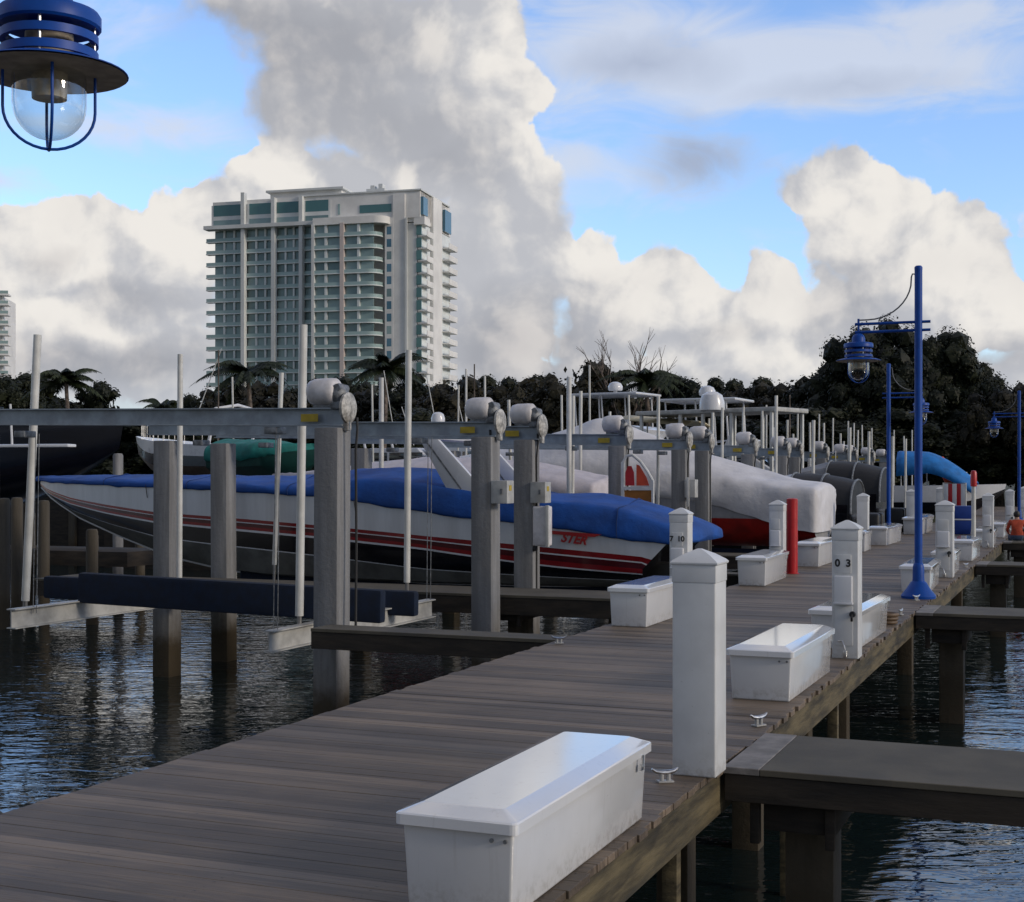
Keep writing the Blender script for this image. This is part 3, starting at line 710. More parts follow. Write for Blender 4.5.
def lift(label, y0, y1, zb=2.37, tilt=.09, near=True, far=True, cradle=None, poles=(), mot=True, xo=XO-.3, dz=0):
    t = thing('boat_lift', label, 'boat lift', (XI, y0, 0), 0, 'boat lifts on the left of the boardwalk')
    O = Vector(t.location)
    for yy, on in ((y0, near), (y1, far)):
        if not on: continue
        ds = {15.05:-.15, 19.15:.14, 21.1:.06}.get(yy, .0); zb = 2.37+(.03 if yy == 15.05 else 0)
        b = MB(); ibeam(b, (XI+.17+ds-O.x, yy-O.y, zb), (xo-O.x, yy-O.y, zb+tilt), .22, .15)
        bm = b.build('beam', M_GALV, t)
        # drive shaft and cable drums on the beam's inner face
        MB().tube([(XI-.2-O.x, yy-O.y+.13, zb+.07), (xo+.4-O.x, yy-O.y+.13, zb+.07+tilt)], .022, 8).build('drive_shaft', M_GEAR, t)
        MB().box(XI-.40+ds-O.x, XI-.16+ds-O.x, yy-O.y-.082, yy-O.y-.076, zb+.055, zb+.15, 0).build('sticker', M_YEL, t)
        if mot: motor(t, XI+.05+ds-O.x, yy-O.y, zb+.22)
        for xx in (XI-1.0, XO+.7):
            MB().box(xx-.09-O.x, xx+.09-O.x, yy-O.y-.07, yy-O.y+.17, zb-.09, zb-.002, 0, .015).build('cable_guide', M_GEAR, t)
        b = MB(); cx, cy = XI+.06-O.x, yy-O.y-.175
        b.tube([(XI+.2-O.x, yy-O.y-.02, zb+.1), (XI+.21-O.x, yy-O.y-.03, zb-.05), (XI+.182-O.x, yy-O.y-.02, zb-.3), (XI+.18-O.x, yy-O.y, zb-1.4), (XI+.18-O.x, yy-O.y-.02, zb-2.6)], .016, 8)
        b.build('power_cable', M_RUBBER, t)
    if cradle:
        for (xa, ya, za), (xb, yb, zc), h in cradle['cross']:
            b = MB(); ibeam(b, (xa-O.x, ya-O.y, za-h), (xb-O.x, yb-O.y, zc-h), h, .16); b.build('cradle_beam', M_GALV2, t)
        for (xa, ya, za), (xb, yb, zc), h in cradle.get('bunk', ()):
            MB().bar((xa-O.x, ya-O.y, za-h/2), (xb-O.x, yb-O.y, zc-h/2), .16, h, 0, .05).build('bunk', M_NAVY, t)
        for x, yy, za in cradle.get('cable', ()):
            b = MB()
            for d in (-.03, .03): b.tube([(x+d-O.x, yy-O.y, za), (x+d-O.x, yy-O.y+.05, zb)], .006, 5)
            b.build('lift_cable', M_GEAR, t)
    for (x, yy, z0, z1, dx, r) in poles:
        MB().tube([(x-O.x, yy-O.y, z0), (x+dx-O.x, yy-O.y, z1)], r, 12).build('guide_pole', M_PVC, t)
        MB().tube([(x-dx*.05-O.x, yy-O.y, z0-.35), (x-O.x, yy-O.y, z0+.02)], r*.6, 8).build('pole_bracket', M_PVCB, t)
    return t
M_GALV2 = mat('cradle_metal', (.42, .42, .40), .55, .1, var=.15, scale=4, dirt=(.22, .2, .17, .6))
lift('empty nearest boat lift with navy blue bunks hanging between the front piles', 15.05, 19.15,
     cradle=dict(cross=[((-9.55,15.2,-.17),(-9.1,19.0,-.06),.27), ((-13.5,15.0,-.02),(-13.3,19.0,.02),.27)],
                 bunk=[((-8.5,16.3,.30),(-13.4,16.3,.40),.44), ((-8.8,17.9,.15),(-15.4,17.9,.19),.36)],
                 cable=[(-9.55,15.35,-.2),(-9.1,18.9,-.1),(-13.4,15.35,-.1)]),
     poles=[(-14.05,15.9,.0,3.80,.22,.058),(-13.35,18.6,.05,3.72,.02,.045),(-9.56,15.95,-.05,3.77,.06,.055),(-9.36,18.7,.2,3.66,.03,.048)])
lift('boat lift holding the blue-covered speedboat, with two close motors on its front piles', 21.1, 25.95,
     cradle=dict(cross=[((-9.3,21.3,-.35),(-9.3,25.8,-.35),.27), ((-13.5,21.3,-.35),(-13.5,25.8,-.35),.27)], bunk=[((-7.2,22.9,-.05),(-15,22.9,-.0),.3), ((-7.2,24.2,-.05),(-15,24.2,-.0),.3)], cable=[(-9.3,21.4,-.4)]),
     poles=[(-13.4,21.5,.2,3.62,.15,.042),(-9.3,25.6,.9,3.7,.0,.05),(-13.4,25.6,.9,3.8,.0,.05)])
lift('boat lift between the speedboat and the white shrink-wrapped boat', 26.3, 30.4, near=False,
     poles=[(-9.6,26.6,.4,3.4,.02,.042),(-10.6,29.9,.4,3.7,.02,.04),(-13.4,26.6,.2,3.7,.1,.04)])
lift('boat lift holding the white shrink-wrapped boat with the red bottom', 32.4, 37.2,
     cradle=dict(cross=[((-8.3,32.6,-.35),(-8.3,37,-.35),.27)], bunk=[((-6.6,33.9,0),(-15,33.9,.0),.28)]),
     poles=[(-9.6,32.7,.4,3.7,.02,.04),(-13.4,32.7,.2,3.7,-.1,.04),(-7.6,36.9,.4,3.9,.02,.042),(-9.0,36.7,.4,3.6,.02,.04)])
ys = pile_rows[6:]
for k, (a, c_) in enumerate(zip(ys, ys[1:])):
    if k in (1, 4): continue
    if a in (41.7, 53.0): continue
    lift('%s far boat lift, counting away from the white shrink-wrapped boat' % ['first','second','third','fourth','fifth','sixth','seventh'][k], a+.0 if a not in (37.2,48.5,59.8) else a+.3, c_, near=(a not in (37.2,48.5,59.8)),
         poles=[(-9.5, a+.5, .2, 3.45+random.uniform(-.3,.4), random.uniform(-.05,.08), .038), (-9.5, c_-.5, .2, 3.45+random.uniform(-.3,.4), random.uniform(-.05,.08), .038), (-12.5, a+.6, .2, 3.5+random.uniform(-.3,.4), 0, .038), (-7.4, c_-.5, .2, 3.4, .03, .05)])
# boxes on the close pair of piles
t = thing('switch_box', 'grey switch box on the left pile of the close pair, yellow sticker on its side', 'switch box', (XI+.40, 19.10, 1.55), 0, 'grey switch boxes on piles')
MB().box(-.1, .16, -.17, .10, -.17, .17, 0, .015).build('housing', M_GALV2, t); MB().box(.162, .166, -.10, -.01, .02, .10).build('sticker', M_YEL, t); MB().box(.05, .09, -.19, -.171, -.03, .05, 0, .008).build('hinge', M_GEAR, t)
put(copy_tree(t), (XI+.25, 21.05, 1.52), 0, 'grey switch box on the right pile of the close pair, above the pale panel')
t = thing('panel', 'large pale upright panel box on the side of the right pile of the pair', 'panel box', (XI+.18, 21.0, .98))
b = MB(); b.box(0, .27, -.10, .10, -.32, .32, 0, .03, seg=3); b.build('housing', M_GALV3 if 'M_GALV3' in globals() else M_MOTOR, t); MB().box(.23, .29, -.13, -.08, -.33, .335, 0, .01).build('door_frame', M_PVC, t); MB().box(-.02, .05, -.06, .02, -.40, -.33, 0, .01).build('conduit', M_BLACK, t)
t = thing('switch_box', 'small grey box on the pile pair in front of the shrink-wrapped boat', 'switch box', (XI+.17, 30.3, 1.5), 0, 'grey switch boxes on piles')
MB().box(0, .24, -.17, .10, -.2, .2, 0, .015).build('housing', M_GALV2, t); MB().box(.05, .11, -.19, -.171, -.4, .25, 0, .008).build('conduit', M_PVC, t)

# ------------------------------------------------------------------ boats
def crease(x, k, per=1.7, w=.16, ph=0):
    return -max(0, 1-abs(((x*1.1+k*.33+ph) % per)-per/2)/w)
def lerp(tab, x):
    if x <= tab[0][0]: return tab[0][1:]
    for a, b in zip(tab, tab[1:]):
        if x <= b[0]:
            k = (x-a[0])/(b[0]-a[0]); k = k if len(a) < 9 else k
            return tuple(p+(q-p)*k for p, q in zip(a[1:], b[1:]))
    return tab[-1][1:]
# the speedboat: x measured along world x (bow at -20.3, stern at -6), centre line y = 23.5
t = thing('speedboat', 'long white speedboat with red stripes, black lower hull and bright blue cover', 'speedboat', (-13.0, 23.5, 0))
O = (13.0, -23.5)
#       x     zsheer zbot   whiteEnd redEnd blkEnd  halfb
TB = [(-20.35,1.70, 1.56, .55, .75, .90, .02),(-20.0, 1.69, 1.30, .50, .70, .88, .20),(-19.2,1.68, .93, .46, .62, .82, .46),(-18.2,1.66,.62,.43,.58,.78,.68),
      (-16.8,1.63,.25,.40,.53,.74,.92),(-15.5,1.60,.05,.375,.50,.71,1.07),(-14.4,1.56,-.05,.37,.495,.70,1.16),(-12.8,1.44,-.08,.375,.51,.74,1.22),
      (-10.9,1.24,-.10,.38,.54,.82,1.25),(-8.5,.98,-.08,.39,.68,.87,1.25),(-7.0,.80,-.06,.40,.74,.89,1.22),(-6.35,.71,-.04,.42,.76,.9,1.2)]
def speed_secs():
    secs = []; xs = []
    x = -20.35
    while x < -6.35: xs.append(x); x += .28 if x < -18 else .5
    xs.append(-6.35)
    for x in xs:
        zs, zb, wE, rE, bE, hb = lerp(TB, x); H = zs-zb
        # side profile: a little flare above, V bottom below
        fr = [0, .05, wE, wE+(rE-wE)*.30, wE+(rE-wE)*.38, wE+(rE-wE)*.72, rE, rE+.025, bE, bE+.012, 1.0]
        pts = []
        for f in fr:
            z = zs-H*f
            k = 1-.10*max(0, (f-.0))**1.3 if f < .75 else (1-.10*.75**1.3)*(1-((f-.75)/.25)**1.0*(.18 + .5*max(0, (-x-15)/5.4)))
            pts.append((hb*k, z))
        keel = zb-.18 if x > -16.8 else zb-.18*max(0, (x+20.35)/3.55)
        row = [( -w, z) for w, z in pts] + [(-pts[-1][0]*.72, (pts[-1][1]*.7+keel*.3)), (-pts[-1][0]*.70, (pts[-1][1]*.7+keel*.3)-.035), (0, keel)] 
        row = row + [(-a, z) for a, z in row[-2::-1]]
        # transom rakes inwards towards the keel
        sx = [x]*len(row)
        if x == xs[-1]: sx = [x - .75*min(1, (zs-z)/H) for _, z in row]
        secs.append([(a+O[0], w, z) for a, (w, z) in zip(sx, row)])
    return secs
secs = speed_secs()
#      13 side strips mirrored: 0 white,1 red,2 thin pale,3 dark red,4 black,5 bottom
side = [0,0,1,2,3,1,2,4,2,5,5,2,5]
mats = side + side[::-1]
b = MB(); b.loft(secs, mats=mats, closed=False, caps=False)
b.poly(secs[-1][::1], 4)
# deck lid
n = len(secs[0])
for A, B in zip(secs, secs[1:]): b.poly([A[0], B[0], B[-1], A[-1]], 0)
hull = b.build('hull', [M_HULLW, M_HRED, M_WHITE, M_HRED2, M_HBLK, M_HBOT], t, ang=40)
b = MB()
b.tube([(x+O[0], -(lerp(TB, x)[5]-.02), lerp(TB, x)[0]-.03) for x in [-20.2+k*.5 for k in range(27)]], .02, 8)
b.build('rub_rail', M_HULLW, hull)
# cover
#     x    ridge z   edge rise  droop below the sheer
CT_ = [(-20.5,1.78,.03,.02),(-19.5,1.80,.04,.05),(-18,1.82,.06,.07),(-14.2,1.80,.08,.09),(-13.2,1.86,.12,.05),(-12.7,1.94,.28,.04),(-11.9,1.96,.38,.06),(-11.0,1.92,.42,.08),(-10.3,1.80,.40,.10),(-9.5,1.54,.36,.07),
       (-8.8,1.49,.38,.06),(-7.9,1.49,.42,.07),(-7.2,1.38,.40,.09),(-6.8,1.27,.34,.07),(-6.3,1.10,.26,.05),(-6.1,1.0,.18,.03),(-5.9,.90,.08,.02)]
rnd = random.Random(3)
secs = []
x = -20.5
while x <= -5.89:
    zr, er, dp = lerp(CT_, x); tb = lerp(TB, min(max(x, -20.3), -6.35)); zs, hb = tb[0], tb[5]
    if x > -6.35: zs -= (x+6.35)*.0; hb = hb*(1-.25*((x+6.35)/.6)**2)
    hb += .03; e = zs+er; wob = .02*math.sin(x*3.1)+.015*math.sin(x*7.7+1)
    P = [(-hb*.99, zs-dp), (-hb-.012, zs-.01+wob*.4), (-hb*.99, zs+er*.5), (-hb*.955+wob*.5, e-.015), (-hb*.90, e+.012+wob*.5), (-hb*.5, e+(zr-e)*.5-wob), (-hb*.2, e+(zr-e)*.86), (0, zr+wob*.4)]
    P = P + [(-a, z) for a, z in P[-2::-1]]
    secs.append([(x+O[0], a*(1+.012*crease(x, j, 1.3, .2, 2)), z+rnd.uniform(-.01,.01)+.022*crease(x, j if j < 7 else 14-j)+.02*crease(-x, j, 2.3, .14)) for j, (a, z) in enumerate(P)]); x += .13
b = MB(); b.loft(secs); cv = b.build('cover', M_BCOV, t, ang=75)
sd = cv.modifiers.new('sub', 'SUBSURF'); sd.levels = sd.render_levels = 1
so_ = cv.modifiers.new('sol', 'SOLIDIFY'); so_.thickness = .012
M_SEAM = mat('cover_seam', (.002, .03, .14), .8); M_STRAP = mat('strap', (.02, .02, .025), .7)
for xs_ in (-18.2, -15.9, -13.6, -8.9, -7.3):
    P_ = min(secs, key=lambda q: abs(q[0][0]-O[0]-xs_)); MB().tube([(p[0], p[1]*1.003, p[2]+.004) for p in P_], .009, 5).build('seam', M_SEAM, cv)
for xs_ in (-17, -14.9, -12.2, -9.6):
    q_ = lerp(TB, xs_); MB().tube([(xs_+O[0], -(q_[5]+.03), q_[0]-.02), (xs_+O[0]+.03, -(q_[5]+.012), q_[0]-.28)], .008, 5).build('strap', M_STRAP, cv)
# radar arch
for s_ in (-1, 1):
    y_ = s_*1.12
    b = MB(); b.prism([(-10.95+O[0], 2.46), (-10.60+O[0], 2.46), (-9.62+O[0], 1.46), (-10.35+O[0], 1.46)], y_-.05, y_+.05, bev=.02)
    b.build('arch_leg', M_WHITE, t)
    b = MB(); b.bar((-10.80+O[0], y_-.056, 2.40), (-10.12+O[0], y_-.056, 1.55), .006, .03); b.build('arch_trim', M_GEAR, t)
b = MB(); b.box(-11.0+O[0], -10.55+O[0], -1.16, 1.16, 2.42, 2.52, 0, .03); b.build('arch_top', M_WHITE, t)
# lettering on the near side
M = Matrix.Translation((-8.0+O[0], -1.262, .715)) @ Matrix.Rotation(R(6.0), 4, 'Y') @ FRONT
text_mesh('lettering', 'STER', .21, M_LRED, M @ Matrix.Translation((0,0,.004)), hull, .004, .35)
b = MB(); b.prism([(-.50, .16), (.55, .10), (.42, .055), (-.50, .10)], -.004, .006, M=Matrix.Translation((-8.05+O[0], -1.264, .705))); b.build('lettering_stroke', M_LRED, hull)
# two drives on the transom
for dy in (-.45, .45):
    b = MB(); b.box(-7.0+O[0], -6.35+O[0], dy-.12, dy+.12, -.05, .32, 0, .05, seg=3); b.lathe([(0,0),(.06,.03),(.075,.25),(.06,.5),(0,.52)], c=(-6.75+O[0], dy, -.1), axis='X', n=12); b.build('stern_drive', M_BLACK, t)

# ------------------------------------------------------------------ other boats
def boat_hull(t, L, B, zs, zb, mats, bands, bow=.55, flare=.12, rise=.25):
    # local x: stern 0 -> bow L ; bands = [(fraction down the side, material index)...]
    secs = []; N = 22
    for i in range(N+1):
        u = i/N; k = max(0, (u-(1-bow))/bow)
        hb = max(.015, B/2*(1-k**2.3)); z1 = zs+rise*u*u*1.0; z0 = zb+(zs-zb)*.78*max(0, (u-.72)/.28)**1.7
        H = z1-z0; x = u*L
        row = []
        for f, _ in bands:
            row.append((-hb*(1-flare*f**1.5-(.35*max(0, f-.75)/.25)-flare*k*f), z1-H*f))
        keel = z0-.12*(1-k)
        row.append((0, keel)); row += [(-a, z) for a, z in row[-2::-1]]
        secs.append([(x + (z-zb)*.22*k, w, z) for w, z in row])
    ms = [m for _, m in bands]; side = ms
    b = MB(); b.loft(secs, mats=side+side[::-1], caps=False); b.poly(secs[0], side[0])
    for A, C_ in zip(secs, secs[1:]): b.poly([A[0], C_[0], C_[-1], A[-1]], side[0])
    return b.build('hull', mats, t, ang=40)
def covered(name, label, loc, rz, L, B, zs, zb, hullm, bands, ridge, covm, drop=.35, cat='boat', seed=1, lean=0):
    t = thing(name, label, cat, loc, rz)
    boat_hull(t, L, B, zs, zb, hullm, bands)
    rnd = random.Random(seed); secs = []; N = 80
    for i in range(N+1):
        u = -.012+1.03*i/N; x = u*L; k = min(1, max(0, (u-.45)/.55)); hb = max(.04, B/2*(1-k**2.3)+.05)
        zr, er, dp = lerp(ridge, u); zz = zs+.25*max(0, u)**2; e = zz+er
        w = .03*math.sin(x*2.3+seed)+.02*math.sin(x*6.1)
        P = [(-hb*.96, zz-dp), (-hb-.01, zz-dp*.5), (-hb-.02+w, zz+er*.3), (-hb*.97+w*.6, e-.12*er), (-hb*.86, e+.04+w*.5), (-hb*.55, e+(zr-e)*.55-w), (-hb*.25, e+(zr-e)*.86), (0, zr)]
        P += [(-a, z) for a, z in P[-2::-1]]
        secs.append([(x, a*(1+.02*crease(x, j, 1.3, .2, 2)), z+rnd.uniform(-.015,.015)+.045*crease(x, j, 2.1, .16)+.03*crease(-x, j, 3.1, .2)) for j, (a, z) in enumerate(P)])
    b = MB(); b.loft(secs, caps=True); c = b.build('cover', covm, t, ang=75)
    m = c.modifiers.new('sub', 'SUBSURF'); m.levels = m.render_levels = 1
    return t
# big shrink-wrapped boat: stern (near end) at x=-5.9, bow away to the left
t = covered('shrink_wrapped_boat', 'large boat wrapped in white plastic with a bright red bottom, stern towards the boardwalk', (-5.95, 34.6, 0), math.pi, 13.2, 2.7, 1.35, .15, [M_GREYC, M_REDB], [(0,0),(.45,0),(.5,1),(.8,1),(1.0,1)],
    [(-.02,1.58,.14,.90),(.04,1.70,.18,.84),(.12,1.98,.30,.52),(.2,2.3,.45,.2),(.3,2.72,.6,.12),(.40,3.25,.75,.1),(.44,3.35,.8,.1),(.52,3.0,.7,.1),(.62,2.6,.5,.12),(.8,2.2,.3,.12),(1.05,2.0,.1,.1)], M_WCOV, seed=4)
# slip 3: low boat under a pale cover
covered('covered_boat', 'boat under a pinkish white cover, right behind the blue cover', (-9.3, 28.2, 0), math.pi, 8.2, 2.5, 1.42, .2, [M_GREYC, M_TAN], [(0,0),(.5,0),(.6,1),(1,1)],
    [(-.02,1.75,.2,.15),(.2,2.1,.4,.12),(.5,2.25,.45,.1),(.8,2.0,.3,.1),(1.05,1.7,.1,.1)], mat('pinkish_canvas', (.52,.48,.50), .75, var=.08, bump=.02, bscale=3), seed=9)
# black canopied boats
def canopied(label, loc, L, B, zs, ztop, roofm, sidem, tl=1.7, seed=1, hull=(M_HBLK, M_WHITE)):
    t = thing('canopied_boat', label, 'boat', loc, math.pi)
    boat_hull(t, L, B, zs, .0, list(hull), [(0,0),(.5,0),(.55,0),(1,0)])
    secs = []
    for i in range(9):
        u = i/8; x = -.1+u*tl; s_ = .82+.18*math.sin(u*math.pi*.6); P = []
        for q in range(13):
            a = math.pi*q/12; P.append((x, -math.cos(a)*B/2*(.98), zs-.25+(ztop-zs+.25)*s_*math.sin(a)**.62))
        secs.append(P)
    b = MB(); b.loft(secs, caps=True, mi=0); c = b.build('canopy', sidem, t, ang=60)
    for u in (0, .5, 1):
        P = [(-.1+u*tl, -math.cos(math.pi*q/12)*B/2*1.0, zs-.25+(ztop-zs+.27)*(.82+.18*math.sin(u*math.pi*.6))*math.sin(math.pi*q/12)**.62) for q in range(13)]
        MB().tube(P, .03, 8).build('hoop', M_GEAR, c)
    b = MB()
    for i in range(8):
        pass
    secs = []
    for i in range(7):
        u = i/6; x = tl-.1+u*(L*.35); k = 1-u*.8
        secs.append([(x, -B*.45*(1-.3*u), zs), (x, -B*.35*(1-.3*u), zs+(ztop-zs)*.8*k), (x, 0, zs+(ztop-zs)*.98*k+.02), (x, B*.35*(1-.3*u), zs+(ztop-zs)*.8*k), (x, B*.45*(1-.3*u), zs)])
    b.loft(secs, caps=True); b.build('foredeck_cover', roofm, t, ang=50)
    for dy in (-.4, .4):
        b = MB(); b.box(-.75, -.15, dy-.18, dy+.18, .0, .75, 0, .08, seg=3); b.box(-.6, -.3, dy-.06, dy+.06, -.7, .0, 0, .03); b.build('outboard_motor', M_BLACK, t)
    return t
canopied('dark boat with a low black curved canopy, right behind the white shrink-wrapped boat', (-5.95, 39.5, 0), 9, 2.6, 1.0, 1.85, M_WCOV, M_BLKC, seed=2)
canopied('dark boat with a taller rounded black canopy, left of the second blue lamp post', (-6.05, 46.0, 0), 9.5, 2.8, 1.2, 2.25, M_GREYC, M_BLKC, seed=3)

def yacht(label, loc, rz, L, B, zb, zs, mats, bands, cabin=True, fly=True, top=None, name='motor_yacht', rails=True, ant=2, seed=0, arch=True):
    rnd = random.Random(seed)
    t = thing(name, label, 'yacht' if fly else 'boat', loc, rz)
    boat_hull(t, L, B, zs, zb, mats, bands, rise=.45)
    H = 1.05
    if cabin:
        b = MB(); x0, x1 = L*.2, L*.66
        o = [(x0, zs), (x1+L*.1, zs+.15), (x1-.1, zs+H*.62), (x1-L*.08, zs+H), (x0+.1, zs+H), (x0, zs+H*.9)]
        b.prism(o, -B*.36, B*.36, bev=.05); c = b.build('cabin', M_WHITE, t)
        for s_ in (-1, 1):
            n = 3
            for k in range(n):
                a = x0+.35+k*(x1-x0-.5)/n; w = (x1-x0-.5)/n-.12
                MB().box(a, a+w, s_*B*.36-.012, s_*B*.36+.012, zs+H*.48, zs+H*.82, 0, .008).build('window', M_GLASSD, c)
        b = MB(); b.poly([(x1+L*.1-.25, -B*.30, zs+.3), (x1+L*.1-.25, B*.30, zs+.3), (x1-L*.06, B*.27, zs+H-.08), (x1-L*.06, -B*.27, zs+H-.08)])
        w = b.build('windscreen', M_GLASSD, c); w.location = (.05, 0, .06)
    if fly:
        z = zs+H
        b = MB(); b.prism([(L*.16, z), (L*.56, z), (L*.60, z+.35), (L*.50, z+.55), (L*.48, z+.12), (L*.16, z+.12)], -B*.34, B*.34, bev=.03); b.build('flybridge', M_WHITE, t)
        zt = z+1.85
        b = MB(); b.box(L*.14, L*.54, -B*.38, B*.38, zt, zt+.1, 0, .04); b.build('hardtop', top or M_WHITE, t)
        for x in (L*.18, L*.34, L*.5):
            for s_ in (-1, 1): MB().tube([(x, s_*B*.33, z+.1), (x-.1, s_*B*.34, zt)], .035, 8).build('top_post', M_WHITE, t)
        b = MB(); b.lathe([(0,0),(.28,.0),(.32,.06),(.32,.18),(.24,.32),(.1,.38),(0,.39)], c=(L*.34, 0, zt+.25), n=18); b.tube([(L*.34,0,zt+.08),(L*.34,0,zt+.27)], .09, 8); b.build('radome', M_WHITE, t)
    if arch and not fly:
        z = zs+H*.6
        P = [(L*.25, -B*.42, zs), (L*.2, -B*.40, z+.7), (L*.19, 0, z+.85), (L*.2, B*.40, z+.7), (L*.25, B*.42, zs)]
        MB().tube(P, .06, 8).build('radar_arch', M_WHITE, t)
    for k in range(ant):
        x = L*(.2+.22*rnd.random()); z = (zs+H+1.9) if fly else zs+1.2
        MB().tube([(x, (-1)**k*B*.3, z), (x-.5-rnd.random(), (-1)**k*B*.3, z+1.6+rnd.random()*1.6)], .018, 6).build('antenna', M_PVC, t)
    if rails:
        P = []; Q = []
        for i in range(9):
            u = .55+.45*i/8; k = max(0, (u-.45)/.55); hb = B/2*(1-k**2.3)
            P.append((u*L, -max(.02, hb-.05), zs+.45*u*u+.5)); Q.append((u*L, max(.02, hb-.05), zs+.45*u*u+.5))
        b = MB(); b.tube(P, .016, 6); b.tube(Q, .016, 6)
        for p in P+Q: b.tube([p, (p[0], p[1], p[2]-.5)], .012, 5)
        b.build('rail', M_CHROME, t)
    return t
BW = [(0,0),(.12,0),(.5,0),(.56,1),(.8,1),(1,1)]
# left background, across the fairway
def at(px, Y, z=0): X = (px-512)/F*Y; x, y_ = W(X, Y); return (x, y_, z)
yacht('large yacht with a nearly black hull at the left border', (at(118,38)[0]-14.3, at(118,38)[1], 0), 0, 14, 4.2, .95, 2.95, [M_HNAVY, M_HNAVY, M_WHITE], [(0,0),(.1,0),(.5,0),(.6,1),(.8,1),(1,1)], fly=False, cabin=True, rails=False, ant=0, arch=False)
t = thing('gangplank', 'thin white plank hanging level across the dark yacht hull at the left border', 'plank', (at(30,35.5)[0], at(30,35.5)[1], 0), R(8))
MB().box(-3, 1.2, -.2, .2, 2.50, 2.58, 0, .03).build('board', M_WHITE, t); MB().tube([(-.45,-.1,2.58), (-.5,-.1,3.6)], .03, 8).build('upright', M_WHITE, t)
yacht('white motorboat with a dark blue band and a tan bottom', (at(262,50)[0], at(262,50)[1], 0), math.pi-R(14), 6.6, 2.5, 1.75, 2.85, [M_WHITE, M_HNAVY, M_HBLK, M_TAN], [(0,0),(.34,0),(.36,1),(.46,2),(.66,2),(.68,3),(1,3)], fly=False, cabin=False, arch=True, ant=1, rails=True)
covered('teal_covered_boat', 'dark green boat under a teal cover between two piles, left of the nearest tall pile', at(228,42), -R(10), 3.4, 1.9, 2.3, 1.75, [M_TEALD, M_TEALD], [(0,0),(.5,0),(1,0)], [(-.02,2.9,.35,.1),(.5,2.85,.35,.1),(.8,2.6,.25,.05),(1.05,2.45,.1,.02)], M_TEAL, seed=6)
# right background
yacht('white flybridge yacht behind the ridge of the shrink-wrapped boat', at(560,62), R(-8)+0, 8.0, 3.4, -1.2, 2.3, [M_WHITE, M_HNAVY], BW, fly=True, top=M_WHITE, seed=1, ant=0)
yacht('white yacht with a pale hardtop, left of the dark trees', at(645,55), R(-4), 7.5, 3.3, -1.2, 1.7, [M_WHITE, M_HNAVY], BW, fly=True, top=M_WHITE, ant=0, seed=5)
t = thing('awning', 'beige awning stretched over a white yacht, above the shrink-wrapped boat', 'awning', at(660,50), R(-8))
secs = [[(x, y_*1.0, 3.85-.12*abs(y_)**2-.10*x) for y_ in (-1.2,-.6,0,.6,1.2)] for x in (-1.1,-.5,0,.6,1.1,1.5)]
b = MB(); b.loft(secs, caps=False); o = b.build('cloth', M_BEIGE, t); so_ = o.modifiers.new('s','SOLIDIFY'); so_.thickness = .04
for x in (-1.0, 1.3):
    for y_ in (-1.1, 1.1): MB().tube([(x, y_, 3.6), (x, y_, .3)], .03, 6).build('pole', M_PVC, t)
t = thing('canopy_frame', 'long pale flat roof on white posts between the yachts and the dark trees', 'shelter', at(742,47), R(-18))
MB().box(-3.6, 1.9, -1.1, 1.1, 3.85, 4.0, 0, .04).build('roof', M_GALV2, t)
for x in (-3.4,-1.8,-.9,.2,1.7):
    for y_ in (-1,1): MB().box(x-.05, x+.05, y_-.05, y_+.05, -.2, 3.86, 0, .01).build('post', M_PVC, t)
MB().box(-3.6, 1.9, -1.2, 1.2, -.3, -.1, 0, .02).build('base', M_WOODD, t)
for px, Y, L, lab in ((640,70,7,'small white boat low behind the shrink-wrapped boat'),(352,62,7,'white motorboat seen between the piles, right of the nearest tall pile'),(430,60,6,'white motorboat partly hidden behind the speedboat windscreen')):
    yacht(lab, at(px,Y,0), R(random.uniform(-25,10)), L, 2.6, -.2+.9, 1.9, [M_WHITE, M_HNAVY], BW, fly=False, name='motorboat', seed=px)
# satellite dome on a post
for px, Y, zt, r, lab in ((438,40,3.6,.2,'small white dome antenna on a mast above the long beam'),(712,46,4.55,.42,'large white dome standing on the pale flat roof'),(65,40,3.9,.0,'')):
    if r == 0: continue
    t = thing('dome_antenna', lab, 'antenna', at(px,Y))
    b = MB(); b.lathe([(0,0),(r*.8,0),(r,.12*r),(r,r*.7),(r*.8,r*1.3),(r*.4,r*1.55),(0,r*1.6)], c=(0,0,zt-r*1.6), n=20); b.build('dome', M_WHITE, t)
    MB().tube([(0,0,-1.6 if r<.3 else 4.1-.0), (0,0,zt-r*1.55)], .035, 8).build('mast', M_PVC, t)
# thin masts and poles in the background
GM = 'thin poles and masts in the background'
mdat = [(218,44,350,470,'grey'),(235,47,377,470,''),(344,52,440,470,''),(374,46,385,470,''),(466,40,369,480,''),(474,44,364,470,'grey'),(486,42,376,480,''),(563,40,395,490,''),(569,46,408,470,''),(590,44,365,470,''),(630,44,395,470,''),
        (766,55,405,470,''),(790,55,395,470,'grey'),(797,52,408,470,''),(818,60,414,470,''),(832,62,418,470,''),(848,62,421,470,''),(853,64,423,470,''),(863,66,425,470,''),(872,66,428,470,''),(894,70,430,470,''),(905,70,436,470,''),(912,72,430,470,''),(345,48,440,470,''),(457,50,385,470,'')]
def nm(px):
    if px < 320: a = 'left of the nearest tall pile'
    elif px < 460: a = 'just right of the nearest tall pile'
    elif px < 600: a = 'rising behind the close pair of piles'
    elif px < 700: a = 'above the shrink-wrapped boat'
    elif px < 880: a = 'against trees left of the lamps'
    else: a = 'against trees between the lamps'
    return a
cnt = {}
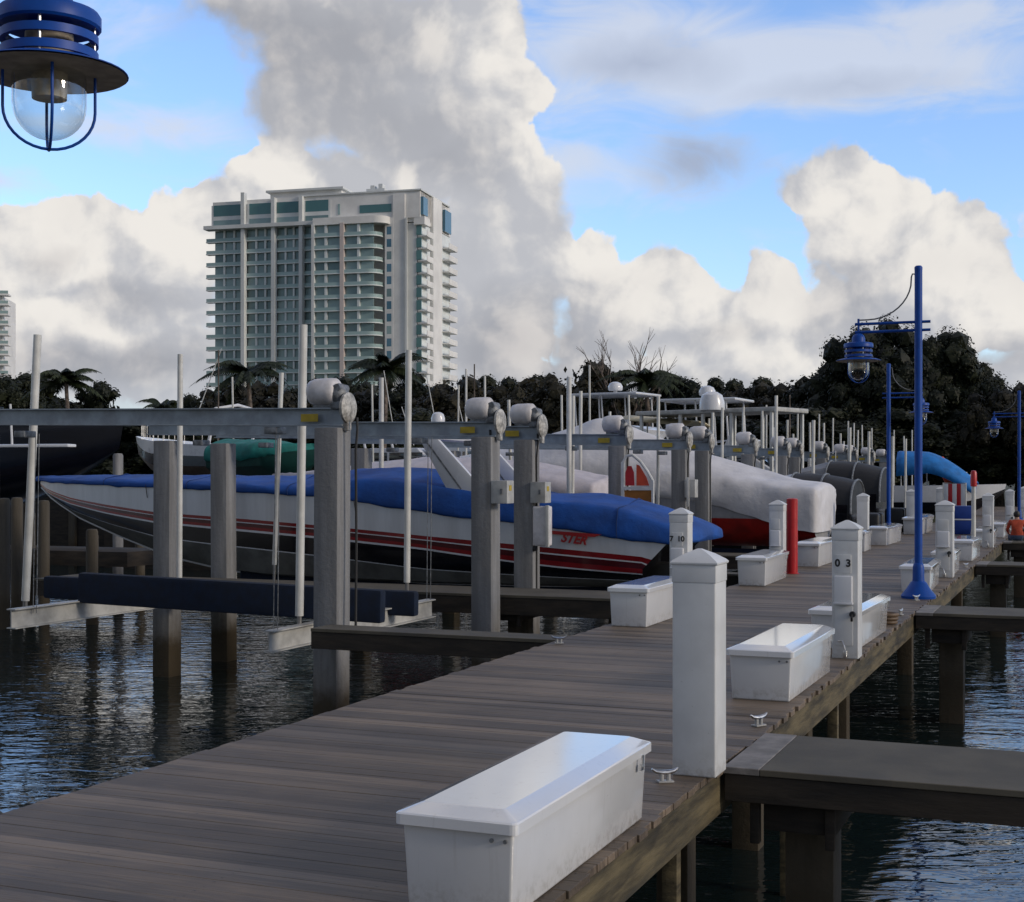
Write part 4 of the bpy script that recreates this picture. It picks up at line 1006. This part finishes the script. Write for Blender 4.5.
for px, Y, yt, yb, kind in mdat:
    a = nm(px); cnt[a] = cnt.get(a, 0)+1
    tot = sum(1 for q in mdat if nm(q[0]) == a); ordn = sorted(q[0] for q in mdat if nm(q[0]) == a).index(px)+1
    w = ['first','second','third','fourth','fifth','sixth','seventh','eighth','ninth','tenth','eleventh'][min(ordn-1,10)]
    zt = EYE+(HY-yt)/F*Y
    o = MB().tube([(0,0,-1.7),(0,0,zt)], .034 if not kind else .022, 8).build('pole', M_PVC if not kind else M_TRUNKL)
    o.location = at(px, Y); o.rotation_euler = (R(random.uniform(-.8,.8)), R(random.uniform(-.8,.8)), 0)
    tag(o, ('thin %s pole ' % ('grey' if kind else 'white'))+a+', '+w+' from the left', 'pole', GM)
# other dock across the fairway, left
o = MB().box(-16, 0, -.9, .9, -.35, 0, 0, .01).build('far_walkway', M_WOODD); o.location = at(150, 33.5); o.rotation_euler = (0,0,R(2)); struct(o)
for k, (px, Y, zt) in enumerate(((4,30,1.3),(17,31,1.3),(44,33,1.2),(92,31,.6),(118,36,2.35),(93,33.5,.4),(140,38,.5),(30,34.5,.9))):
    r = .13
    o = MB().lathe([(r*1.05,-3.5),(r,zt-.05),(r*.8,zt),(0,zt+.01)], n=12).build('mooring_pile', M_PILE if k in (4,) else M_WPILE2); o.location = at(px, Y)
    tag(o, ['round mooring pile at the left border below the dark yacht','second round mooring pile from the left border','round mooring pile under the dark yacht hull','round mooring pile under the speedboat bow, brownish','pale round pile between the dark yacht and the white motorboat','short mooring pile behind the speedboat bow','short mooring pile left of the pile with the white pole','round mooring pile behind the leaning white pole'][k], 'pile', 'round mooring piles across the water')

t = thing('backdrop', 'added low dark wharf across the water, behind the speedboat bow', 'backdrop', at(60,56), R(4))  # added dark block, stands in for the deep shade over the water
MB().box(-12, 9.5, 0, 8, -1.6, 1.25, 0, .02).build('shade_wall', M_WOODD, t); MB().box(-12.1, 9.6, -.15, 8, 1.255, 1.4, 0, .02).build('capping', M_WOODD, t)
for k in range(9): MB().box(-11.5+k*2.4, -11.2+k*2.4, -.16, -.005, -2, 1.25, 0, .02).build('timber_pile', M_WPILE2, t)
t = thing('backdrop', 'added low dark wharf across the water under the far boats, right of the bow', 'backdrop', at(240,48), R(3))  # second added dark block, fills the shaded gap under the far boats
MB().box(-5.5, 9, 0, 6, -1.6, .35, 0, .02).build('shade_wall', M_WOODD, t); MB().box(-5.6, 9.1, -.15, 6, .355, .45, 0, .02).build('capping', M_WOODD, t)

# ------------------------------------------------------------------ things standing on the boardwalk further off
t = thing('signboard', 'white arched frame with red and orange panels, above the blue cover near mid photo', 'signboard', (-7.87, 25.4, 0), R(0))
arch_ = [(-.30,1.15)] + [(-.30+.62*k/10, 1.72+.52*math.sin(math.pi*(.18+.62*k/10))**.8 - .30*(k/10)**2) for k in range(11)] + [(.32,1.15)]
b = MB(); b.prism([(-.30,.0),(-.24,.0),(-.24,2.05),(-.30,2.05)], -.03, .03); b.prism([(.30,.0),(.34,.0),(.34,1.7),(.30,1.7)], -.03, .03); b.box(-.24,.30,-.03,.03,1.52,1.58); b.box(-.24,.30,-.03,.03,1.22,1.26)
b.tube([(-.27,0,2.03),(-.2,0,2.16),(-.08,0,2.18),(.08,0,2.05),(.22,0,1.86),(.32,0,1.68)], .03, 8)
b.build('frame', M_PVC, t)
MB().prism([(-.22,1.6),(-.04,1.6),(-.05,1.85),(-.10,1.97),(-.17,1.97),(-.22,1.85)], -.012, .012).build('red_panel', M_REDP, t)
MB().prism([(.0,1.6),(.25,1.6),(.20,1.75),(.06,1.98),(.0,2.0)], -.012, .012).build('orange_panel', M_ORANGE, t)
MB().box(-.235,.295,-.012,.012,1.265,1.51).build('lower_panel', M_BROWNO, t)
t = thing('recycling_bin', 'blue bin with a white band standing on the boardwalk, right of the wide white post', 'bin', (-3.5, 44.7, 0), R(6))
MB().box(-.27,.27,-.27,.27,0,.43,0,.02,taper=.03).build('lower_bin', M_BINB, t); MB().box(-.28,.28,-.28,.28,.43,.47,0,.008).build('band', M_WHITE, t); MB().box(-.27,.27,-.27,.27,.47,.86,0,.02).build('upper_bin', M_BINB, t); MB().tube([(.30,-.2,.1),(.34,-.25,.5),(.30,-.2,.85)], .012, 6).build('handle', M_PVC, t)
t = thing('kayak', 'orange kayak standing upright at the stern below the bright blue canopy', 'kayak', (-5.75, 66, 1.38), R(20))
secs = []
for i in range(13):
    u = i/12; z = u*2.42; r = .30*math.sin(math.pi*min(1, .12+u*.86))**.7; lean = -.35*u
    secs.append([(lean+r*math.cos(a), .6*r*math.sin(a), z) for a in [2*math.pi*k/12 for k in range(12)]])
t.scale = (.8, .8, .52)
MB().loft(secs, closed=True).build('hull', M_ORANGE, t, ang=60); MB().lathe([(.13,0),(.15,.02),(.13,.04)], c=(-.25,-.2,1.3), axis='Y', n=12, sx=1).build('cockpit', M_BLACK, t)
t = thing('deck_chair', 'folded chair with red and white stripes left of the blue bin', 'deck chair', (-4.2, 50.5, 0), R(-8))
for k in range(5): MB().box(-.36+k*.145, -.36+k*.145+.14, -.03, .0, .35, 1.5, 0, .004).build('stripe', M_REDP if k % 2 else M_WHITE, t)
MB().tube([(-.38,-.02,0),(-.38,-.02,1.52),(.38,-.02,1.52),(.38,-.02,0)], .025, 8).build('frame', M_PVC, t)
t = thing('marker_post', 'slim white post with a red cap beside the blue bin', 'marker', (-2.45, 34.6, 0))
MB().lathe([(.05,0),(.05,1.55),(0,1.56)], n=12).build('shaft', M_PVC, t); MB().lathe([(.07,1.53),(.075,1.6),(.07,1.85),(.05,1.9),(0,1.91)], n=12).build('cap', M_REDP, t)
t = thing('blue_canopied_boat', 'boat under a bright blue curved canopy drooping to the right, beyond the lamp post', 'boat', (-9.8, 66, 0), 0)
boat_hull(t, 6.2, 2.6, 1.3, 0, [M_WHITE, M_HNAVY], BW, rise=.1)
secs = []
for i in range(14):
    u = i/13; x = 1.9+u*3.4; zt = 2.9-.10*u-1.3*max(0, (u-.35)/.65)**1.5; w = 1.25*(1-.35*max(0,u-.5))
    secs.append([(x, -w, zt-1.15+.5*u), (x, -w*.96, zt-.4), (x, -w*.6, zt-.06), (x, 0, zt), (x, w*.6, zt-.06), (x, w*.96, zt-.4), (x, w, zt-1.15+.5*u)])
b = MB(); b.loft(secs, caps=False); o = b.build('canopy', M_SKYB, t, ang=60); m_ = o.modifiers.new('s','SOLIDIFY'); m_.thickness = .03
for x in (2.1, 3.0):
    for w in (-1.1, 1.1): MB().tube([(x, w, 1.2), (x, w, 2.55)], .03, 6).build('canopy_pole', M_PVC, t)

# ------------------------------------------------------------------ seated person
t = thing('person', 'person in an orange shirt seated with back to the viewer, right border', 'person', (*at(1017,38.2)[:2], 0), 0)
t.rotation_euler = (0, 0, R(8))
me = bpy.data.meshes.new('body'); bmz = bmesh.new()
J = {'pel':(0,0,.12),'sp1':(0,.0,.30),'sp2':(0,.02,.46),'nk':(0,.03,.575),'hd':(0,.05,.66),'hd2':(0,.06,.74),
 'sl':(-.17,.02,.53),'el':(-.25,.06,.30),'wl':(-.20,.24,.20),'hl':(-.17,.31,.19),'sr':(.17,.02,.53),'er':(.25,.06,.30),'wr':(.20,.24,.20),'hr':(.17,.31,.19),
 'hipl':(-.10,.04,.10),'kl':(-.14,.44,.14),'al':(-.13,.52,-.26),'fl':(-.13,.62,-.30),'hipr':(.10,.04,.10),'kr':(.14,.44,.14),'ar':(.13,.52,-.26),'fr':(.13,.62,-.30)}
RAD = {'pel':.15,'sp1':.135,'sp2':.145,'nk':.055,'hd':.075,'hd2':.07,'sl':.065,'el':.045,'wl':.032,'hl':.03,'sr':.065,'er':.045,'wr':.032,'hr':.03,'hipl':.10,'kl':.065,'al':.045,'fl':.035,'hipr':.10,'kr':.065,'ar':.045,'fr':.035}
ks = list(J); vs = {k: bmz.verts.new(J[k]) for k in ks}
for a, c_ in (('pel','sp1'),('sp1','sp2'),('sp2','nk'),('nk','hd'),('hd','hd2'),('sp2','sl'),('sl','el'),('el','wl'),('wl','hl'),('sp2','sr'),('sr','er'),('er','wr'),('wr','hr'),('pel','hipl'),('hipl','kl'),('kl','al'),('al','fl'),('pel','hipr'),('hipr','kr'),('kr','ar'),('ar','fr')):
    bmz.edges.new((vs[a], vs[c_]))
bmz.to_mesh(me); bmz.free()
body = bpy.data.objects.new('body', me); COL.objects.link(body); body.parent = t
sk = body.modifiers.new('skin', 'SKIN'); sk.use_smooth_shade = True
for i, k in enumerate(ks):
    body.data.skin_vertices[0].data[i].radius = (RAD[k], RAD[k]*(.75 if k in ('sp1','sp2','pel') else 1)); body.data.skin_vertices[0].data[i].use_root = (k == 'pel')
su = body.modifiers.new('sub', 'SUBSURF'); su.levels = su.render_levels = 1
dg = bpy.context.evaluated_depsgraph_get(); bpy.context.view_layer.update()
bm2 = bpy.data.meshes.new_from_object(body.evaluated_get(bpy.context.evaluated_depsgraph_get()))
body.modifiers.clear(); body.data = bm2; bm2.name = 'body'; bm2.materials.clear()
for m_ in (M_SKIN, M_SHIRT, M_JEANS): bm2.materials.append(m_)
for f in bm2.polygons:
    c_ = f.center; f.use_smooth = True
    f.material_index = 2 if (c_.z < .17 and not (abs(c_.x) > .16 and c_.z > .15 and c_.y < .4)) else (1 if (.16 < c_.z < .57 and c_.y < .2) else 0)
    if c_.z < -.22: f.material_index = 0
b = MB(); b.lathe([(0,-.055),(.06,-.05),(.085,-.01),(.088,.05),(.065,.10),(.03,.12),(0,.125)], c=(0,.045,.70), n=16, sy=1.05); b.build('hair', M_HAIR, t)

# ------------------------------------------------------------------ trees
def leafquad(b, c, n, s_, rnd):
    u = n.orthogonal().normalized(); v = n.cross(u); a = rnd.random()*6.28
    u, v = u*math.cos(a)+v*math.sin(a), v*math.cos(a)-u*math.sin(a)
    u *= s_; v *= s_*.6
    f = b.b.faces.new([b.b.verts.new(c+u), b.b.verts.new(c+v), b.b.verts.new(c-u), b.b.verts.new(c-v)]); f.material_index = 0
def broad_tree(label, H, Rr, seed, nclump=130, nleaf=150, m=M_LEAF, leaf=.13, low=.12):
    rnd = random.Random(seed); t = thing('tree', label, 'tree')
    lobes = []
    for k in range(9):
        a = rnd.random()*6.28; rr = Rr*rnd.uniform(.15,.72); h = H*rnd.uniform(.45,.86)
        lobes.append((Vector((rr*math.cos(a), rr*math.sin(a), h-H*.22*(rr/Rr)**2)), Rr*rnd.uniform(.28,.46)))
    lobes.append((Vector((0,0,H*.72)), Rr*.5))
    b = MB()
    for k in range(nclump):
        c, r = lobes[k % len(lobes)]
        d = Vector((rnd.gauss(0,1), rnd.gauss(0,1), rnd.gauss(0,.8))).normalized()
        cc = c + d*r*rnd.uniform(.5,.95)
        if cc.z < H*low: cc.z = H*low+rnd.random()
        cr = Rr*rnd.uniform(.11,.2)
        nb = bmesh.new(); bmesh.ops.create_icosphere(nb, subdivisions=1, radius=cr*.78)
        for v in nb.verts: v.co *= rnd.uniform(.75, 1.1)
        b._merge(nb, 0, Matrix.Translation(cc))
        for q in range(nleaf):
            p = Vector((rnd.gauss(0,1), rnd.gauss(0,1), rnd.gauss(0,1))).normalized()*cr*rnd.uniform(.6, .98)
            leafquad(b, cc+p, (p.normalized()+Vector((rnd.uniform(-.8,.8), rnd.uniform(-.8,.8), rnd.uniform(-.2,1)))).normalized(), leaf*rnd.uniform(.6,1.3), rnd)
    # inner leaves so the crown is dense
    for c, r in lobes:
        for q in range(170):
            p = Vector((rnd.gauss(0,1), rnd.gauss(0,1), rnd.gauss(0,1))).normalized()*r*rnd.uniform(.2,.8)
            leafquad(b, c+p, Vector((rnd.uniform(-1,1), rnd.uniform(-1,1), rnd.uniform(-1,1))).normalized(), leaf*1.9, rnd)
    b.build('crown', m, t, weld=False)
    b = MB(); b.tube([(0,0,-.2),(.1,.05,H*.2),(-.05,.1,H*.4),(0,0,H*.62)], [H*.03,H*.024,H*.02,H*.01], 9)
    for c, r in lobes[:6]: b.tube([(0,0,H*.28),(c.x*.5,c.y*.5,H*.4),tuple(c)], [H*.014,H*.01,H*.004], 6)
    b.build('trunk', M_TRUNK, t)
    return t
def palm(label, H, fl, seed, droop=1.0, n=16):
    rnd = random.Random(seed); t = thing('palm_tree', label, 'palm tree')
    b = MB(); b.tube([(0,0,-.2),(.15,0,H*.35),(.1,.1,H*.7),(0,0,H)], [.2,.15,.13,.12], 9); b.build('trunk', M_TRUNKL, t)
    b = MB()
    for k in range(n):
        a = 2*math.pi*k/n+rnd.uniform(-.2,.2); up = rnd.uniform(.15,1.15); L = fl*rnd.uniform(.8,1.1); prev = None
        pts = []
        for i in range(10):
            u = i/9; r = L*u*math.cos(up*(1-u*.5)); z = L*(math.sin(up)*u-droop*.75*u*u)
            pts.append(Vector((r*math.cos(a), r*math.sin(a), H+z)))
        side = Vector((-math.sin(a), math.cos(a), 0))
        for i in range(1, 10):
            for q in range(3):
                p = pts[i-1].lerp(pts[i], q/3)
                w = .95*math.sin(math.pi*min(1,.15+i/11))*fl*.22
                for s_ in (-1, 1):
                    tip = p + side*s_*w + Vector((0,0,-w*.65)) + (pts[i]-pts[i-1])*.9
                    d = (pts[i]-pts[i-1]).normalized()*.07*fl
                    b.b.faces.new([b.b.verts.new(p), b.b.verts.new(p+d), b.b.verts.new(tip)])
    b.build('fronds', M_PALM, t, weld=False)
    return t
def bare_tree(label, H, seed):
    rnd = random.Random(seed); t = thing('bare_tree', label, 'tree'); b = MB()
    def br(p, d, L, r, dep):
        q = p + d*L; mid = p+d*L*.5+Vector((rnd.uniform(-.1,.1), rnd.uniform(-.1,.1), 0))*L*.6
        b.tube([p, mid, q], [r, r*.8, r*.55], 5 if dep > 1 else 7, caps=False)
        if dep >= 5: return
        for k in range(3 if dep < 3 else 2):
            nd = (d + Vector((rnd.uniform(-1,1), rnd.uniform(-1,1), rnd.uniform(-.25,.7)))*.85).normalized()
            br(q, nd, L*rnd.uniform(.62,.85), r*.55, dep+1)
    br(Vector((0,0,-.2)), Vector((.05,0,1)), H*.30, H*.036, 0)
    b.build('branches', M_TRUNKL, t, weld=False); return t
T1 = broad_tree('x', 10, 5.2, 1); T2 = broad_tree('x', 10, 6.0, 2, 130, 110, M_LEAF2); T3 = broad_tree('x', 8, 4.6, 5, 110, 100); T4 = broad_tree('x', 12, 7.0, 8, 230, 190, M_LEAF, .14)
PM = palm('x', 7, 3.0, 3); PM2 = palm('x', 6.5, 2.7, 4, .8, 18)
tmpl = {'a': (T1, 9.4), 'b': (T2, 9.4), 'c': (T3, 7.5), 'd': (T4, 11.0), 'p': (PM, 7.5), 'q': (PM2, 7.0)}
used = set()
GT = 'trees on the far shore'
tl = [ # px, top y, distance, kind, width factor, label
 (-6,386,105,'a',1,'dark tree at the left border, left of the leaning pole'),(22,392,112,'c',1.1,'dark bush-like tree between the left border and the leaning pole'),(45,397,118,'c',.9,'low dark tree just right of the leaning pole'),
 (66,372,95,'q',.8,'dark palm at the left, just right of the leaning pole'),(163,402,110,'q',.7,'small palm top peeking over the beam left of the tower'),(82,398,112,'c',1,'low dark tree right of the left palm'),
 (222,388,140,'a',1,'dark tree at the left foot of the tower'),(248,366,120,'p',1,'tall shaggy palm in front of the tower, left side'),(262,382,135,'b',1,'dark tree behind the thin poles in front of the tower'),(300,386,140,'a',1,'dark tree in front of the tower, behind the tall white pole'),
 (335,392,138,'c',1.1,'dark tree behind the nearest motor hood'),(386,360,100,'q',.85,'palm with a flat crown in front of the tower, right side'),(372,392,130,'b',.9,'dark tree below the flat-crowned palm'),(425,382,128,'a',1,'dark tree at the right foot of the tower'),
 (455,378,120,'b',1,'dark tree right of the tower behind the thin masts'),(492,382,125,'a',1,'dark tree behind the left one of the close motor hoods'),(520,380,118,'b',1,'dark brownish tree behind the right one of the close motor hoods'),(548,384,122,'a',1,'dark tree right of the close motor hoods'),
 (585,364,105,'b',.9,'tall brownish tree left of the bare tree'),(608,392,120,'c',1,'dark tree below the bare tree'),(646,374,100,'p',1,'drooping palm right of the bare tree'),(660,396,125,'c',1,'low dark tree behind the flybridge yacht'),(690,394,120,'c',1,'low dark tree left of the large white dome'),
 (722,384,118,'a',1,'dark tree behind the large white dome'),(748,384,115,'b',1,'dark tree above the pale flat roof'),(772,386,118,'a',1,'dark tree right of the pale flat roof'),(800,378,112,'b',.9,'brownish tree left of the big dark trees'),
 (828,372,98,'a',1.05,'leftmost tree of the big dark mass, left of the hanging lamp'),(856,352,96,'d',.85,'big dark tree behind the hanging lamp head'),(885,344,98,'d',.7,'tall narrow crowned tree behind the second lamp post'),(905,350,95,'d',.8,'big dark tree behind the tall lamp pole'),
 (938,354,96,'d',.78,'big dark tree right of the tall lamp pole'),(962,366,98,'d',.75,'big dark tree above the blue canopy'),(990,402,92,'a',1.1,'dark tree left of the farthest lamp'),(1024,384,88,'b',.8,'dark tree at the right border'),(1050,380,90,'d',1,'dark tree just outside the right border')]
fill = [(k*34+(k%3)*7, 415+(k%4)*6, 108+(k*17)%20) for k in range(31)]
for k, (px, Yt, D) in enumerate(fill): tl.append((px, Yt, D if px < 780 else 92, 'ac'[k % 2], 1.9, None))
for k, (px, yt, Y, kd, wf, lab) in enumerate(tl):
    src, H0 = tmpl[kd]
    o = src if kd not in used else copy_tree(src); used.add(kd)
    H = EYE+.35+(HY-yt)/F*Y; s_ = H/H0
    if lab is None:
        lab = 'low shrub of the dark undergrowth on the far shore'; o['label'] = lab; o['category'] = 'shrub'; o['group'] = 'undergrowth shrubs along the far shore'; o.name = 'shrub'
    else: o['label'] = lab; o['group'] = GT
    o.location = (*at(px, Y)[:2], -.35); o.rotation_euler = (0,0,random.uniform(0,6.28)); o.scale = (s_*wf, s_*wf, s_)
o = bare_tree('leafless pale tree with spreading branches above the shrink-wrapped boat', 12.8, 11); o.scale = (.72,.72,1); o.location = (*at(622,104)[:2], -.35)

# ------------------------------------------------------------------ tower block
D = 330.0
c0_ = at(422, D)
ZUP = 0
t = thing('apartment_tower', 'tall pale apartment tower with teal glazed balconies rising behind the trees', 'building', (c0_[0], c0_[1], -.35), TH-R(15))
# local axes: x runs along the front (0 = right corner, negative to the left), y goes back
def lx(px): return (px-422)/212*54.8
FH = 2.95; NF = 20; ZT = 61.2; t.location.z = 1.4
def bx(name, m, *a, parent=t, bev=0, label=None): return MB().box(*a, 0, bev).build(name, m, parent)
xL, xF, xC0, xC1, xN, xS = lx(212), lx(318), lx(320), lx(385), lx(395), lx(405)
bx('core', M_TWALL, xL+.6, -6.2, 2.6, 23, 0, ZT+1.0)
bx('wall', M_TWALL, xC1+2.3, -4.3, 0.0, 5, 0, 67.0)
bx('wall', M_TFIN, -4.3, -1.6, 1.2, 8, 0, ZT-1)         # recess beside the corner
bx('wall', M_TWALL, -2.6, 0, 8.6, 15.4, 0, 67.6)        # right side between the balcony stacks
bx('wall', M_TWALL, -4.4, -.6, .9, 24, ZT-.8, 67.6)
bx('corner_column', M_TFIN, -4.15, -3.65, -.35, 0, 0, ZT)
# upper storeys
bx('roof_block', M_TWALL, xF-.2, -.6, .35, 22, ZT+.1, 67.6)
bx('parapet', M_TWALL, xL, lx(245), .3, 20, 66.0, 67.4)
bx('roof_block', M_TWALL, lx(245)-.2, xF, .5, 20, ZT+5.4, 67.6)
bx('roof_block', M_TWALL, lx(268), lx(340), 2.2, 16, 67.6, 69.3)
bx('roof_slab', M_TFIN, lx(265), lx(343), 1.2, 17, 69.3, 69.8)
bx('roof_slab', M_TFIN, lx(300), -.2, .0, 22.5, 67.6, 67.95)
bx('roof_plant', M_TFIN, lx(362), lx(380), 4, 9, 67.9, 69.4); bx('roof_plant', M_TFIN, lx(366), lx(370), 4, 6, 69.4, 70.2); bx('roof_plant', M_TFIN, lx(374), lx(378), 4, 6, 69.4, 70.5)
for px, ex in ((245,1.6),(276,0),(304,0),(317.5,-6)):
    bx('fin', M_TFIN, lx(px)-.45, lx(px)+.45, -1.0, .6, 0, 67.6+ex)
for a, c_ in ((213,244),(250,272),(278,302),(307,330)):
    bx('window', M_TGREEN, lx(a), lx(c_), .22, .34, ZT+2.7, ZT+5.4); bx('window', M_TGLASS, lx(a), lx(c_), .2, .32, ZT+.5, ZT+1.7)
    bx('spandrel', M_TFIN, lx(a)-.6, lx(c_)+.6, .26, .6, ZT-.2, ZT+5.4)
bx('window', M_TGREEN, lx(361), lx(392), .2, .34, 62.9, 64.8); bx('window', M_TGLASS, lx(339.5), lx(341.5), .2, .34, 62.8, 65.4)
bx('window', M_TBLUE, -1.9, .12, .7, 4.0, 62.0, 66.2); bx('window', M_TBLUE, -1.5, .12, 17.5, 22.6, 60.8, 66.2)
bx('balcony', M_TWALL, -2.2, .5, .4, 4.4, 59.6, 61.5)
bx('balcony', M_TFIN, xL-1.6, xF, -1.6, 1.2, ZT-.75, ZT+.15)
# left wing: bays of glass, one slab and rail per floor
bays = [(213,244),(247,275),(278,303),(306,317)]
for k in range(4, NF+1):
    z = ZT-.75-(NF-k)*FH-FH
    for a, c_ in bays:
        w = bx('window', M_TGLASS, lx(a), lx(c_), 1.0, 1.3, z+.3, z+FH-.05)
        n = 3 if c_-a > 20 else 1
        for q in range(1, n): bx('mullion', M_TSLAB, lx(a+(c_-a)*q/n)-.22, lx(a+(c_-a)*q/n)+.22, .5, .99, z+.3, z+FH-.05, parent=w)
    s_ = bx('balcony', M_TSLAB, xL-1.9, xF, .3, 1.9, z, z+.22)
    bx('railing', M_TRAIL, xL-1.8, xF-.3, .34, .40, z+.22, z+1.0, parent=s_)
# centre bay with a rounded right corner
def rounded(x0, x1, y0, y1, r):
    P = [(x0, y1), (x0, y0)]
    for q in range(9):
        a = R(-90+90*q/8); P.append((x1-r+r*math.cos(a), y0+r+r*math.sin(a)))
    return P+[(x1, y1)]
def slabm(name, m, pts, z0, z1, parent=t):
    b = MB(); n = len(pts); b.poly([(x, y, z0) for x, y in pts[::-1]]); b.poly([(x, y, z1) for x, y in pts])
    for i in range(n): p, q = pts[i], pts[(i+1)%n]; b.poly([(*p, z0), (*q, z0), (*q, z1), (*p, z1)])
    return b.build(name, m, parent)
xr = lx(384)
slabm('roof_block', M_TWALL, rounded(xC0, xr+1.8, -3.2, 1.0, 3.0), 59.9, 61.6)
bx('fin', M_TFIN, xC0-.35, xC0+.35, -3.3, 1, 0, 60.2); bx('fin', mat('rose_fin', (.62,.54,.50), .8, var=.05, scale=.2), lx(349)-.55, lx(349)+.45, -3.35, -.5, 0, 60.2)
for k in range(3, NF+1):
    z = 59.9-(NF+1-k)*FH
    for a, c_ in ((321,348),(351,383)):
        w = bx('glass_door', M_TGLASS, lx(a), lx(c_)-(.0 if c_ < 380 else 1.2), -2.3, -2.0, z+.28, z+FH-.02)
        bx('mullion', M_TSLAB, lx(a+(c_-a)*.42)-.3, lx(a+(c_-a)*.42)+.3, -2.9, -2.3, z+.28, z+FH-.02, parent=w)
    s_ = slabm('balcony', M_TSLAB, rounded(xC0+.3, xr, -3.2, 1.0, 3.0), z, z+.22)
    R1 = rounded(xC0+.4, xr-.06, -3.14, .9, 2.94)[1:]; R2 = rounded(xC0+.4, xr-.14, -3.06, .9, 2.86)[1:]
    slabm('railing', M_TRAIL, R1+R2[::-1], z+.22, z+1.0, parent=s_)
    bx('side_window', M_TBLUE if k % 3 else M_TGLASS, lx(388), lx(392.5), -.06, .3, z+.5, z+2.4)
    # right-hand corner: dark glass and two stacks of pale balconies
    bx('corner_window', M_TGREEN, -1.75, -.5, 1.0, 1.3, z+.3, z+FH-.4)
    s2 = bx('side_balcony', M_TWALL, -1.4, .95, 1.1, 5.6, z-.1, z+.18); bx('parapet', M_TWALL, .85, .97, 1.1, 5.6, z+.18, z+1.25, parent=s2)
    s3 = bx('side_balcony', M_TWALL, -.5, 1.5, 16.6, 23.4, z-.6, z-.3); bx('parapet', M_TWALL, 1.38, 1.52, 16.6, 23.4, z-.3, z+.75, parent=s3)
bx('recess', M_TSLAB, -1.4, -.7, 1.4, 8.2, 0, 60); bx('recess', M_TSLAB, -2.2, -.3, 15.4, 23.0, 0, 60)
bx('blank_wall', M_TWALL, xC1+.3, xC1+2.4, -.05, 5, 0, 61.5)
# second tower at the left border
c1 = at(-6, 420)
t2 = thing('apartment_tower', 'distant pale apartment building cut off by the left border of the photo', 'building', (c1[0], c1[1], -.35), TH+R(8))
bx('wall', M_TWALL, -30, 2.2, 1, 20, 0, 56, parent=t2)
for k in range(1, 19):
    z = 2+k*3.0; s_ = bx('balcony', M_TWALL, -12, 4.4, -1.2, 3, z, z+.5, parent=t2); bx('railing', M_TRAIL, -12, 4.3, -1.2, -1.1, z+.5, z+1.4, parent=s_)
